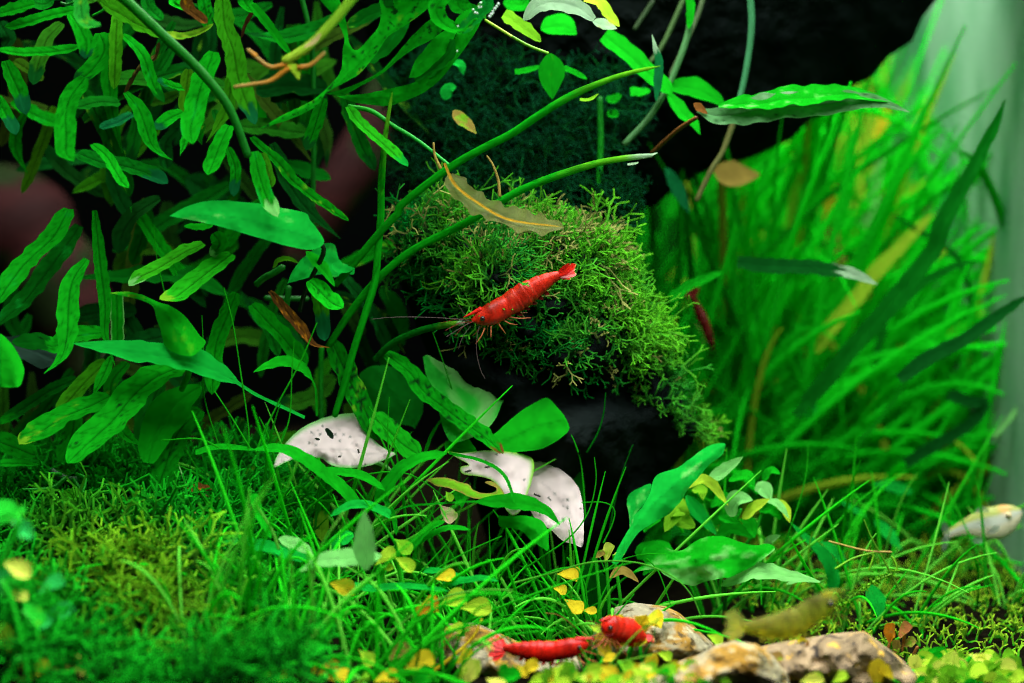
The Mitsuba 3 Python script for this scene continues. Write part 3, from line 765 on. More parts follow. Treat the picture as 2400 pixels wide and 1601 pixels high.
poly_leaf(t, '01', "480,650 650,600 850,500 960,390 1100,230 1250,110 1310,180 1210,280 1100,335 970,430 890,500 740,590 600,660", "490,650 760,560 960,420 1270,140", 0.6, ty=-0.004, bulge=0.1, kind='fern', width=120, col='g1', spots=0.5, vein=0.4, step=4)
poly_leaf(t, '01', "560,670 750,650 950,610 1130,560 1250,480 1350,320 1420,190 1540,130 1560,150 1500,260 1400,400 1280,550 1150,650 1000,710 900,735 700,712", "570,680 900,670 1150,600 1350,420 1540,140", 1.1, ty=-0.004, bulge=0.1, kind='fern', width=130, col='g1', vein=0.35, step=4)
poly_leaf(t, '01', "1060,540 1100,430 1170,340 1260,240 1390,190 1340,330 1240,440 1140,525", "1070,530 1180,400 1380,200", 1.0, ty=-0.004, kind='fern', width=120, col='g2', vein=0.25)
leaf(t, '01', "1100,560 1280,420 1380,280", 110, 1.4, 1, col='g3', vein=0.3)
leaf(t, '01', "470,680 430,800 400,900 345,1045", 95, 0.5, 0, col='g1', tip=0.78, tipc='g4')
leaf(t, '01', "640,740 720,850 820,940 930,1040 1055,1155", 86, 0.6, -0.3, col='g2', tip=0.84, tipc='sea', up=0.75)
leaf(t, '01', "1300,-30 1250,60 1300,160 1390,200 1480,120 1590,90", 95, -0.3, -0.3, col='g2', vein=0.5, spots=0.4, kind='const')
leaf(t, '01', "1390,-40 1420,50 1560,100", 120, 0.4, 0, col='g1', vein=0.4, spots=0.4)
leaf(t, '01', "1420,220 1500,150 1600,40 1590,-30", 90, -0.4, -0.4, col='sea', vein=0.3)
leaf(t, '01', "640,180 800,100 960,20 1000,-30", 100, 2.5, 2.5, col='g3', vein=0.2)
leaf(t, '01', "780,420 900,320 980,200 1020,60", 120, 2, 2, col='g3', vein=0.2)
stalk(t, '01', "640,740 800,770 950,870 1130,980 1340,1145", 36, 0.8, 0.3, 'g2', 'sea', 'stem', 0.6)
leaf(t, '01', "-30,950 150,1120 260,1250 420,1380 645,1533", 72, 0.8, -0.2, col='g1', up=0.75)
leaf(t, '01', "200,1120 330,1180 520,1245", 100, 4, 4, col='g3', kind='oval', vein=0)
leaf(t, '01', "-30,30 90,180 170,290 250,390", 62, 1, 0.6, col='g1', kind='blade', vein=0.3)
leaf(t, '01', "0,620 200,590 500,610", 150, 3, 3, col='g4', vein=0.2)
leaf(t, '01', "100,680 300,640 500,700", 110, 3, 3, col='g4', vein=0.2)
leaf(t, '01', "-10,1050 20,1200 80,1380 150,1505", 105, -0.8, -1.2, col='g2', tip=0.75, tipc='pale', blotch=0.6, blotchc='sea')
leaf(t, '01', "40,1060 80,1180 110,1300", 70, 0, 0, col='g1', blotch=0.6, blotchc='tan')

t = thing('fern', 'fern with long drooping fronds at the left edge, middle height', 'fern', G)
F = [("450,-30 350,150 200,290 100,400 -30,600", 135, 1, -1, dict(col='g1', up=0.7)), ("520,80 400,250 280,420 150,580 -20,740", 115, 2.5, 1.5, dict(col='g3', up=0.7)), ("620,-20 640,150 660,350 690,600 690,800 755,1000", 86, 1, 0, dict(col='g1', kind='tail')),
     ("970,-30 930,150 870,340", 105, 3, 3, dict(col='g3')), ("1335,195 1200,260 1050,350 930,410 845,478", 94, 0.3, -0.6, dict(col='g2', tip=0.88, tipc='pale', up=0.7)),
     ("1520,265 1380,370 1250,470 1150,540 1045,565", 128, 0, -1, dict(col='g2', tip=0.85, tipc='yg', up=0.7)), ("570,300 480,430 450,600 440,800 400,950 290,1052", 138, 0, -1, dict(col='g2', kind='tail', spots=0.25)),
     ("680,780 500,800 360,870 250,850 75,845", 115, 1, 0.2, dict(col='g2', tip=0.62, tipc='g3', spots=0.3)), ("730,940 680,1060 605,1205", 74, 0.5, 0, dict(col='g1', kind='tail')), ("765,530 770,700 770,835", 86, 0.8, 0.5, dict(col='g1', edge='pale', kind='const')),
     ("1400,130 1440,200 1380,280", 90, 0, 0, dict(col='g2', tip=0.8, tipc='pale')), ("1550,520 1480,700 1420,850 1400,1050 1390,1190", 114, 1, 0.5, dict(col='g1', up=0.3)), ("500,680 700,640 900,650", 120, 3, 3, dict(col='g4'))]
for text, w, a, b, o in F:
    leaf(t, '10', text, w, a, b, **o)

t = thing('fern', 'fern with broad bright veined fronds at the lower left above the moss', 'fern', G)
F = [("840,980 740,1100 720,1250", 88, 1, 0.5, dict(col='g1')), ("700,970 560,1100 430,1250 365,1295", 105, 1.2, 0.6, dict(col='g1')), ("500,1080 300,1180 150,1280 -20,1385", 74, 2, 1.5, dict(col='g3', tip=0.82, tipc='g1')),
     ("720,1200 560,1270 400,1340 260,1430 125,1515", 148, 0, -1.5, dict(col='g2', tip=0.9, tipc='yg', up=0.7)), ("1200,990 1020,1080 880,1190 760,1330 620,1460 440,1640", 190, 0.5, -1.5, dict(col='g2', up=0.6, spots=0.15)),
     ("490,1320 470,1450 410,1640", 125, 1.2, 1, dict(col='g1', spots=0.3)), ("1320,1290 1180,1420 1120,1540 1080,1680 1020,1840", 165, 1, 0, dict(col='g1', spots=0.3)), ("1060,1100 1000,1250 1000,1420", 115, 2, 2, dict(col='g3')),
     ("780,1380 830,1460 925,1525", 76, 0.5, 0.5, dict(col='g2', kind='tail')), ("-40,1480 100,1530 240,1590", 130, 0, 0, dict(col='g1')), ("-40,1650 60,1640 260,1650", 56, -1, -1, dict(col='g2', kind='lance')), ("430,1810 480,1860 500,1990", 96, 0, -0.5, dict(col='g1', wave=0.25)),
     ("1100,800 900,850 780,880", 120, 2.5, 2.5, dict(col='g4')), ("560,1500 480,1620 390,1720", 110, 1.5, 1, dict(col='g1')), ("600,1200 500,1360 480,1560", 100, 2.5, 2, dict(col='g3'))]
for text, w, a, b, o in F:
    leaf(t, '10', text, w, a, b, **o)
stalk(t, '20', "330,180 420,230 500,240", 60, 0.5, 0.5, 'g4', name='rhizome')
for q in ("420,230 340,330 340,420 380,500 480,520", "330,400 230,370 190,310", "430,220 330,290 150,300", "400,200 300,190 270,150", "480,230 560,330 640,300 700,280", "500,200 560,230 540,330", "640,260 800,280 980,200"):
    stalk(t, '20', q, 26, 0, -0.5, 'g1', 'g2', 'root', 0.6)

t = thing('fern', 'dark spotted fern fronds slanting behind the white leaves', 'fern', G)
leaf(t, '11', "500,840 570,1000 640,1150 720,1300 780,1440 805,1490", 140, 0.8, 0, col='g1', spots=0.8, up=0.3)
leaf(t, '11', "760,1330 850,1400 950,1500 1080,1590", 145, 0, -0.3, col='g2', spots=0.8, up=0.4)
leaf(t, '11', "840,910 1000,1030 1100,1160 1250,1280 1400,1390 1530,1490 1625,1580", 118, 1, -0.5, col='g1', spots=0.35, up=0.6, tip=0.95, tipc='brown')
leaf(t, '11', "-30,600 150,780 250,900 335,1000", 115, 1, 0.5, col='g1', up=0.6)
leaf(t, '11', "350,440 430,520 500,580 575,620", 115, -0.2, -0.5, col='g2', spots=0.3, blotch=0.65, blotchc='yg')
leaf(t, '11', "400,480 430,650 452,840", 100, 0.2, 0, col='g1', tip=0.5, tipc='teal', up=0.3)
leaf(t, '11', "820,990 900,870 940,750 900,600 810,490", 115, 5, 5, col='g3', vein=0)
leaf(t, '11', "-20,660 80,760 150,940", 70, 2, 2, col='g3'); leaf(t, '11', "700,800 640,700 560,560", 90, 4, 4, col='g4')
leaf(t, '11', "90,510 200,640 300,760 380,860 482,880", 74, 0.4, -0.3, col='brown', name='withered_leaf', label='withered orange-brown leaf', blotch=0.58, blotchc='orange', kind='tail', spots=0.3)
leaf(t, '21', "500,150 450,320 430,480 430,640", 95, 1, 0.5, col='g1', tip=0.62, tipc='yg')
leaf(t, '20', "1677,150 1560,230 1400,270", 70, 1.5, 1.5, col='g1')

# the same fern goes on above the frame
rg = np.random.default_rng(78)
items = []
for i in range(230):
    p0 = np.array([rg.uniform(-0.17, 0.0), rg.uniform(-0.06, 0.08), rg.uniform(0.160, 0.215)])
    d = unit(np.array([rg.normal(0, 1), rg.normal(-0.2, 1), rg.normal(0.1, 0.3)]))
    tt = np.linspace(0, 1, 16)[:, None]
    items.append(leaf_mesh(p0 + d * rg.uniform(0.014, 0.030) * tt + np.array([0, 0, -0.003]) * tt ** 2, 0.0042, 'fern', 'g1', nv=5, up=0.9))
v, f, C = merge(items)
put('upper_fronds', v, f, C, 'leaf', 'fern')

# dim fronds further in, behind the lit ones
rg = np.random.default_rng(77)
for i in range(120):
    x0, y0_ = rg.uniform(-50, 820), rg.uniform(-60, 1080)
    if (x0 < 190 and 330 < y0_ < 640) or (x0 > 640 and 250 < y0_ < 520):
        continue
    a = rg.normal(1.5, 0.9)
    L = rg.uniform(140, 330)
    d = np.array([math.cos(a), math.sin(a)])
    nrm_ = np.array([-d[1], d[0]]) * rg.normal(0, 25)
    p = [np.array([x0, y0_]) + d * L * q + nrm_ * math.sin(q * 3.1) for q in (0, 0.33, 0.66, 1)]
    k = CROPS['f'][2]
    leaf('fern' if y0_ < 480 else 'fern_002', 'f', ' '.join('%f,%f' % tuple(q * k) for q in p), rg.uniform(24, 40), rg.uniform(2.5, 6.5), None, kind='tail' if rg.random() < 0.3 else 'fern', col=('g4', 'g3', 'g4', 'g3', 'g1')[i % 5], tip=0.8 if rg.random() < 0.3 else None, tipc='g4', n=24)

# ------------------------------------------------------------------ broad-leaved plants
t = thing('broad_leaf_plant', 'plant with a wide light green leaf on a black stalk, left of the crossing blades', 'water plant')
poly_leaf(t, 'f', "388,496 440,470 500,460 580,466 640,476 700,488 712,505 738,540 742,560 715,574 660,565 600,548 540,530 470,512", "738,552 640,525 520,497 390,496", -0.8, ty=-0.009, tx=0.001, bulge=0.15, col='sea', vein=0.3, blotch=0.60, blotchc='pale', wave=0.05)
leaf(t, '10', "1400,75 1300,92 1205,88", 56, 0, -0.5, kind='oval', col='g2', vein=0)
stalk(t, '11', "380,215 410,195 440,215 440,270 380,390 320,520 290,640", 32, -0.6, 0.5, 'black', name='stalk')
poly_leaf(t, '11', "205,460 235,390 290,310 350,260 440,200 515,205 545,300 590,345 640,350 640,400 580,395 520,420 420,400 330,425", "480,215 400,310 300,390 208,455", 0.9, ty=-0.006, bulge=0.2, col='sea', vein=0.25, blotch=0.64, blotchc='pale')
leaf(t, '11', "330,250 410,330 480,420 518,485", 76, -0.1, -0.4, kind='lance', col='g2', vein=0.2)
leaf(t, '11', "500,330 580,370 650,360", 70, 0.4, 0.2, kind='lance', col='sea', vein=0.1, blotch=0.6, blotchc='pale')
leaf(t, '11', "110,360 150,310 210,300 283,328", 40, -0.4, -0.6, kind='lance', col='yg', vein=0.1)
stalk(t, '11', "0,470 60,420 120,390 180,350", 45, 0.3, 0.3, 'g3', name='algae_tuft')
stalk(t, '11', "215,480 200,620", 40, 2, 2, 'g3'); stalk(t, '11', "60,555 200,560 340,560", 36, 3, 3, 'g3')
stalk(t, '11', "430,880 425,1080 430,1400", 34, 3, 3, 'g1', 'g3')
stalk(t, '01', "310,-40 360,160 390,350 400,700 400,1100 390,1568", 36, 3, 3, 'g3', 'g3')

t = thing('long_leaf_plant', 'plant with one long narrow leaf arching left from the white leaves', 'water plant')
leaf(t, '10', "2000,1340 1680,1190 1500,1075 1300,985 1100,940 900,915 700,885 475,855", 165, 0, -1, kind='lance', pet=0.30, col='sea', vein=0.1, wave=0.03, up=0.6, name='leaf')
poly_leaf(t, '10', "720,525 790,515 880,520 960,545 1040,580 1120,610 1200,660 1260,730 1310,800 1350,850 1300,910 1250,940 1160,920 1085,875 1060,790 1030,700 1000,610 920,570 820,545", "722,530 900,545 1040,610 1150,740 1255,935", -0.6, ty=-0.005, bulge=0.35, wave=0.04, col='g2', vein=0.25, blotch=0.60, blotchc='yg', label='curled yellow-green leaf')
stalk(t, '10', "1200,960 1240,1040 1190,1160", 40, 0, 0.5, 'g1')
leaf(t, '10', "1500,540 1240,415 1000,400 800,420 620,420 495,425", 130, 3, 2.5, kind='lance', col='g3', vein=0)
leaf(t, '10', "1320,1130 1180,1230 1080,1350 1000,1500 970,1640", 240, 1, 0, kind='wide', col='g1', vein=0.1, wave=0.04, up=0.3)
leaf(t, '11', "400,1330 390,1150 340,1050 280,1000 180,975 80,1000 -20,1045", 92, 0.5, -0.5, kind='lance', pet=0.35, col='g2', vein=0.15, wave=0.03)
poly_leaf(t, '10', "-100,700 -20,770 30,810 100,890 150,990 160,1050 140,1120 100,1145 0,1140 -100,1130", "-100,800 0,880 80,990 110,1140", -1.8, ty=-0.006, bulge=0.3, wave=0.03, col='g2', vein=0.25, label='broad green leaf cut by the left edge of the picture')
leaf(t, '10', "-60,820 180,890 380,960", 210, 2.0, 1.2, kind='cut', col=(0.03, 0.07, 0.05), vein=0, name='dull_leaf')

t = thing('blade_plant', 'plant of long thick round blades crossing left of the red shrimp', 'water plant')
def rush(crop, segs, w, y0, y1, torn=False, col='g1', dark='g3'):
    p = np.vstack([pts(c, s) for c, s in segs])
    n = 60
    p = spline(p, n)
    yy = np.linspace(y0, y1, n)
    c = np.array([world(a, b, y) for (a, b), y in zip(p, yy)])
    tt = np.linspace(0, 1, n)
    r = w * px_size('01', 0) / 2 * np.interp(tt, [0, 0.1, 0.75, 0.97, 1], [0.85, 1, 1, 0.45 if not torn else 0.7, 0.08 if not torn else 0.5])
    v, f = tube(c, r, 12)
    T_ = np.r_[np.repeat(tt, 12), 0, 1]
    nz = meshkit.fbm(np.stack([T_ * 30, v[:, 0] * 900, v[:, 2] * 900], -1), 3)
    up = np.clip((T_ - 0.72 + 0.25 * (nz - 0.5)) * 4, 0, 1)[:, None]
    C = COL[dark] * (1 - np.clip(T_ * 2.5, 0, 1))[:, None] + COL[col] * np.clip(T_ * 2.5, 0, 1)[:, None]
    C = C * (1 - 0.8 * up) + COL['yg'] * 0.8 * up
    if torn:
        k = np.clip((T_ - 0.93) * 25, 0, 1)[:, None]
        C = C * (1 - k) + COL['grey'] * k
    k_ = np.r_[np.tile(np.arange(12), n), 0, 0]
    C = C * (0.70 + 0.45 * meshkit.noise(np.stack([k_ * 1.7, T_ * 5, T_ * 0], -1)))[:, None] * (1 - 0.5 * np.clip((meshkit.noise(np.stack([k_ * 0.9, T_ * 42, T_ * 0 + 5], -1)) - 0.72) * 6, 0, 1))[:, None]
    return put('blade', v, f, C * (0.75 + 0.5 * nz)[:, None], 'leaf', t)
rush('11', [('11', "520,470 650,320 800,140 930,0"), ('01', "1000,1430 1200,1265 1400,1125 1600,1015 1775,925"), ('02', "200,790 400,670 600,580 800,510 1030,458")], 54, 0.5, -0.6, False, 'g2', 'g1')
rush('11', [('11', "470,880 620,650 800,430 1000,260 1200,150 1400,50"), ('02', "0,1350 200,1260 400,1190 600,1130 800,1095 970,1078")], 54, 0.8, -0.4, True, 'g2', 'g1')
rush('11', [('01', "945,640 910,850 890,1000 870,1250 855,1500"), ('11', "780,450 720,650 640,900 580,1120 515,1330")][::-1] and [('11', "515,1330 580,1120 640,900 720,650 780,450 800,250 820,0"), ('01', "870,1250 890,1000 910,850 945,640")], 52, 0.2, 0.6, False, 'g2', 'g1')
rush('11', [('11', "780,960 900,850 1050,780 1200,740 1365,718")], 50, 1, -0.2, True, 'g3')
leaf(t, '02', "470,690 540,690 600,650", 22, -0.6, -0.6, kind='blade', col='yg', vein=0, name='torn_strip')
for q in ("900,1090 930,1085 1010,1060", "800,1140 850,1135 880,1125"):
    leaf(t, '02', q, 16, -0.4, -0.4, kind='blade', col='grey', vein=0, name='torn_strip')

t = thing('white_leaf_plant', 'plant with three bleached pinkish white leaves in the middle of the tank floor', 'water plant')
poly_leaf(t, 'f', "912,1042 880,1058 835,1072 790,1074 760,1068 735,1052 690,1050 655,1062 628,1073 640,1040 662,1010 700,978 760,955 825,951 842,985 860,1012 885,1030", "912,1044 850,1042 780,1030 700,1036 630,1070", -0.2, ty=-0.008, bulge=0.35, wave=0.07, col='white', vein=0.32, spots=0.15, fine=3.2, blotch=0.64, blotchc='stain', edge='pale', label='white spotted leaf at the left')
poly_leaf(t, 'f', "1022,1036 1060,1040 1110,1034 1160,1036 1212,1046 1226,1066 1222,1100 1208,1140 1196,1172 1178,1184 1160,1168 1152,1130 1130,1104 1100,1094 1062,1088 1058,1072 1074,1066", "1030,1038 1110,1058 1165,1096 1186,1180", -0.5, ty=-0.008, bulge=0.25, wave=0.09, col='white', vein=0.26, spots=0.08, fine=3.2, blotch=0.70, blotchc='yg', edge='yg', label='torn pinkish white leaf with a green midrib')
leaf(t, 'f', "1030,1040 1110,1060 1160,1095 1185,1165", 9, -0.4, -1.6, kind='blade', col='g1', vein=0, name='midrib')
poly_leaf(t, 'f', "1205,1150 1215,1110 1222,1066 1240,1060 1270,1068 1310,1096 1332,1130 1340,1180 1340,1230 1336,1256 1318,1250 1290,1240 1262,1215 1235,1200", "1215,1090 1270,1130 1310,1180 1332,1252", 0.3, ty=-0.008, bulge=0.2, wave=0.07, col='white', vein=0.26, spots=0.16, fine=3.2, blotch=0.66, blotchc='stain', label='white spotted leaf hanging down at the right')
poly_leaf(t, '21', "1115,235 1180,222 1260,225 1330,250 1400,270 1420,300 1480,322 1560,320 1570,290 1500,255 1540,245 1600,290 1640,370 1560,372 1470,365 1400,350 1340,320 1260,290 1180,275", "1120,240 1280,265 1450,340 1640,368", -0.9, ty=-0.008, bulge=0.1, col='yg', vein=0.2, edge='tan', blotch=0.62, blotchc='pale', label='torn yellow-green leaf with brown edges')
leaf(t, '21', "1300,290 1340,340 1350,420", 90, 0.2, 0, kind='lance', col='g2', vein=0.2)
stalk(t, '21', "780,120 850,150 900,200", 30, 0.4, 0.6, 'pale', name='stalk')
for i, (q, w) in enumerate((("455,1410 480,1440 505,1480", 36), ("385,1478 420,1486", 16))):
    leaf(t, '11', q, w, -1.0, -1.0, kind='oval', col='black', vein=0, name='dark_fleck')
for cr, q in (('21', "668,38 675,60"), ('21', "540,85 556,82"), ('21', "1370,185 1408,175"), ('21', "1500,155 1530,150"), ('22', "145,330 185,345")):
    stalk(t, cr, q, 14, -1.5, -1.5, (0.02, 0.02, 0.015), name='dark_fleck', n=4)

t = thing('broad_leaf_plant', 'plant with shaded smooth broad leaves behind the white leaves', 'water plant')
poly_leaf(t, '11', "1045,1415 1010,1395 900,1375 800,1330 740,1250 700,1140 680,1060 740,1010 830,995 900,1010 960,1060 1010,1120 1060,1150 1095,1200 1095,1300 1070,1360", "1050,1415 960,1260 860,1120 760,1010", 2.4, ty=-0.003, bulge=0.3, wave=0.02, col=(0.005, 0.20, 0.012), vein=0.2)
poly_leaf(t, '11', "1095,940 1130,930 1200,970 1290,1020 1400,1080 1520,1130 1632,1185 1610,1260 1570,1350 1510,1420 1400,1480 1290,1502 1240,1440 1200,1300 1160,1160 1115,1050", "1110,935 1210,1130 1290,1300 1370,1490", 0.75, ty=-0.008, bulge=0.2, wave=0.04, col=(0.02, 0.45, 0.03), vein=0.12, blotch=0.56, blotchc='pale')
poly_leaf(t, '12', "-200,1490 -120,1450 0,1345 100,1270 200,1218 240,1215 300,1275 350,1340 376,1410 340,1460 270,1510 180,1550 60,1565 -80,1570", "-190,1530 0,1470 150,1400 360,1350", 0.5, ty=-0.008, bulge=0.2, wave=0.03, col='g2', vein=0.35)
leaf(t, '11', "1250,1500 1330,1530 1450,1560", 130, 0.6, 0.2, kind='lance', col='g2', vein=0.2, blotch=0.6, blotchc='pale')
stalk(t, '11', "1300,1490 1270,1568", 40, 2, 2, 'g3')
leaf(t, '11', "1110,1568 1160,1440 1240,1320", 22, 1, 1, kind='blade', col='g2', vein=0)

t = thing('long_leaf_plant', 'plant with a long dark green leaf lying across the white leaves', 'water plant')
p_ = "850,540 900,450 1000,410 1150,395 1400,380 1677,380 1800,400 1900,440 1995,535"
leaf(t, '21', p_, 105, -0.8, -1.5, kind='lance', pet=0.52, col='g1', vein=0.1, wave=0.02, up=0.5, label='long dark green leaf with a rounded end')
poly_leaf(t, '22', "-90,470 0,475 60,470 130,480 200,510 238,580 240,640 232,700 180,670 110,620 60,570 0,555 -80,540", "-80,500 60,520 160,580 235,695", -0.9, ty=-0.007, bulge=0.15, wave=0.05, col='g2', vein=0.25, blotch=0.62, blotchc='pale')
leaf(t, '22', "330,-60 370,150 420,330 440,440", 140, 2.2, 1.5, kind='wide', col='g3', vein=0, wave=0.02, up=0.2)
stalk(t, '22', "225,690 230,760 240,850", 30, -0.8, 0, 'g3', name='stalk')
leaf(t, '22', "560,1180 540,1000 530,830 560,780", 190, 1.5, 1, kind='wide', col='g3', vein=0.1, wave=0.02, up=0.2)

t = thing('broad_leaf_plant', 'plant with two big wavy green leaves right of the black boulder', 'water plant')
poly_leaf(t, '22', "655,780 690,690 740,600 790,520 800,470 850,420 900,330 930,230 980,190 1080,160 1150,110 1230,50 1300,10 1390,-5 1395,30 1370,80 1290,140 1230,210 1160,290 1110,370 1040,450 960,500 860,560 800,620 740,720 690,790", "670,780 790,560 940,380 1120,220 1390,10", -0.4, ty=-0.007, tx=0.002, bulge=0.3, wave=0.05, col='sea', vein=0.25, blotch=0.60, blotchc='pale', label='long green leaf pointing up to the right')
poly_leaf(t, '22', "770,560 765,470 752,390 770,330 830,290 910,265 900,330 860,400 820,450 795,520", "775,550 790,440 900,280", 0.9, ty=-0.006, bulge=0.15, col='sea', vein=0.15, blotch=0.52, blotchc='pale')
poly_leaf(t, '22', "770,852 830,810 880,790 845,740 870,680 960,662 1060,700 1130,690 1200,640 1290,605 1400,610 1500,645 1600,665 1680,655 1722,690 1640,760 1540,820 1440,870 1330,890 1260,905 1190,930 1110,915 1000,860 950,820 860,830", "775,850 960,795 1130,765 1400,735 1715,690", -0.4, ty=-0.008, tx=0.001, bulge=0.25, wave=0.10, col='g2', vein=0.3, blotch=0.50, blotchc='pale', label='wide wavy leaf with paler green patches')
leaf(t, 'f', "1655,1345 1740,1312 1810,1322 1885,1336", 38, 0, -0.5, kind='lance', col='pale', vein=0.1)
stalk(t, '22', "1390,900 1395,1050 1385,1180", 30, 0.6, 1, 'g3', name='stalk')
leaf(t, '22', "640,880 720,830 800,880 830,910", 60, -1, -1, kind='lance', col='tan', vein=0.2)
leaf(t, '22', "860,860 1000,700 860,680 840,760", 100, 1.4, 1.4, kind='wide', col='g2', vein=0)

# bushy stem plant right of the boulder
t = thing('bushy_plant', 'small bushy light green plant behind the two big wavy leaves', 'water plant')
for q, w, y, c in (("1150,290 1230,240 1300,260 1420,410", 70, 1.2, 'lime'), ("1280,240 1380,190 1515,85", 90, 1.5, 'pale'), ("1140,340 1200,430 1340,600", 95, 1.4, 'sea'), ("1200,540 1120,500 1090,420 1000,580", 150, 1.8, 'yg'), ("1420,470 1480,370 1580,370", 120, 1.6, 'pale'),
                   ("1510,490 1600,420 1690,360", 80, 1.4, 'lime'), ("1590,300 1640,290 1700,380", 90, 2, 'pale'), ("1420,240 1540,210 1590,290", 70, 2, 'g2'), ("1500,490 1560,530 1590,620", 90, 1.6, 'g2'), ("1350,480 1420,500 1500,520", 60, 1.8, 'g2'),
                   ("1340,600 1450,560 1580,620", 100, 2, 'g1'), ("860,560 920,520 980,500", 110, 1.6, 'g2'), ("1180,300 1240,310 1250,370", 70, 2.2, 'yg'), ("1680,700 1700,640 1760,600", 70, 2, 'pale'), ("1430,330 1380,360 1300,420", 90, 2.4, 'g1'), ("1620,440 1700,430 1760,500", 80, 2, 'g2'), ("1040,600 1100,570 1180,600", 110, 2.6, 'g3'),
                   ("1700,380 1780,420 1820,520", 70, 1.8, 'lime'), ("1640,250 1700,180 1760,200", 60, 2.4, 'g2')):
    leaf(t, '22', q, w, y, y - 0.3, kind='lance', col=c, vein=0.15, wave=0.03, up=0.5, cup=0.3)
for q in ("1350,700 1340,600 1250,400", "1420,700 1450,560 1500,430", "1500,700 1600,560 1650,400"):
    stalk(t, '22', q, 24, 2, 2, 'g1')

t = thing('slender_leaf_plant', 'slender plant with pale drooping leaves left of the silver fish', 'water plant')
for q, w, y, c in (("420,1000 425,860 350,720 250,620 140,510", 95, 2.5, 'sea'), ("520,800 450,720 340,640", 105, 3.5, 'sea'), ("660,920 720,1050 735,1150", 120, 2, 'sea'), ("640,470 560,430 470,380", 60, 6, 'sea'), ("700,500 780,580 880,700", 80, 6, 'sea'), ("940,310 800,280 680,270", 90, 9, 'sea'),
                   ("-20,370 60,390 140,490", 50, 1.5, 'pale'), ("120,920 220,890 345,910", 40, 0.5, 'pale'), ("-40,820 80,850 190,880", 80, 0.3, 'pale'), ("520,1140 600,1170 660,1230", 90, 3, 'g2')):
    leaf(t, '23', q, w, y, y - 0.4, kind='lance', col=c, vein=0.1, wave=0.03)
for q, w in (("810,710 640,700 400,640", 14), ("440,820 560,750 700,710", 14), ("430,1080 560,990 700,900 830,840 840,790 810,740", 16), ("660,830 690,740 680,700", 14), ("440,1090 470,1150 480,1190", 14)):
    stalk(t, '23', q, w, 1, 1, 'tan' if '810,710' in q else 'yg', name='runner')
rg = np.random.default_rng(3)
pp = path3('23', "430,1080 560,990 700,900 830,840", 1, 1, 60)
v, f, C = sprigs(np.repeat(pp, 3, 0), rg.normal(0, 1, (180, 3)), np.full(180, 0.0006), 0.00025, COL['g1'], COL['yg'], 3, gen=2)
put('algae_tuft', v, f, C, 'moss_skin', t, smooth=False)

# ------------------------------------------------------------------ right background: blurred blades and leaves
t = thing('ribbon_grass', 'tall blurred ribbon grass with dark blades slanting across the right side', 'water plant')
def ribbon(segs, w, y0, y1, col, kind='blade', **o):
    p = np.vstack([pts(c, s) for c, s in segs])
    n = 40
    p = spline(p, n)
    c = np.array([world(a, b, y) for (a, b), y in zip(p, np.linspace(y0, y1, n))])
    v, f, C = leaf_mesh(c, w * px_size('01', (y0 + y1) / 2), kind, col, nv=7, vein=0.1, wave=0.02, up=0.2, **o)
    put('blade', v, f, C, 'leaf', t)
ribbon([('13', "250,1250 500,950 800,600 950,420 1100,220"), ('03', "1200,1568 1400,1200 1560,900 1645,690")], 125, 8, 6, 'g3')
ribbon([('13', "180,1330 350,1130 500,960 800,650 1000,470 1200,360 1385,305")], 80, 8, 8, 'g3')
ribbon([('13', "860,1090 900,1060 1050,950 1300,820 1500,680 1720,530")], 95, 6, 6, 'g4')
ribbon([('13', "900,1640 1050,1550 1300,1400 1420,1260 1300,1230 1180,1190")], 80, 9, 9, 'g4', kind='const')
ribbon([('13', "540,1568 750,1330 930,1080 1080,900")], 40, 9, 9, 'g1')
ribbon([('13', "300,900 450,700 600,530 700,390 850,240 980,100 1090,0")], 100, 12, 12, 'lime')
ribbon([('03', "420,1568 440,1480 430,1340")], 110, 14, 14, 'yellow')
ribbon([('13', "470,330 430,180 420,-40")], 100, 14, 14, 'tan')
ribbon([('13', "1650,380 1560,160 1440,-60"), ('03', "1480,1300 1440,1200")], 80, 16, 16, 'yg')
ribbon([('03', "760,970 790,860 820,740")], 85, 20, 20, 'yellow')
ribbon([('03', "1520,980 1450,850 1350,700")], 75, 18, 18, 'pale')
ribbon([('03', "1290,960 1230,850 1150,740")], 90, 24, 24, 'sea')
ribbon([('03', "150,1560 180,1350 220,1180")], 60, 14, 14, 'yg')
ribbon([('03', "1700,1300 1650,1100 1700,850 1770,750")], 70, 16, 16, 'g2')
ribbon([('03', "650,1568 720,1400 760,1200 800,1080")], 90, 18, 18, 'pale')
ribbon([('13', "1340,700 1320,500 1270,350 1200,250 900,60 800,0")], 44, 12, 12, 'g3')
ribbon([('13', "700,1060 720,900 780,720 900,560")], 60, 12, 12, 'g3')
ribbon([('13', "280,1340 300,1230")], 60, 12, 12, 'sea')
ribbon([('13', "1480,1470 1600,1330 1690,1200")], 40, 9, 9, 'pale')
ribbon([('12', "1040,560 1180,465 1380,385")], 70, 6, 6, 'g2')
t = thing('fallen_leaf', 'dark blurred leaf with a pale torn tip lying level in the right grass', 'leaf')
leaf(t, '13', "-200,320 0,345 200,350 400,370 550,395 715,465", 95, 6, 5.5, kind='blade', col='g4', tip=0.72, tipc='grey', vein=0, up=0.3)

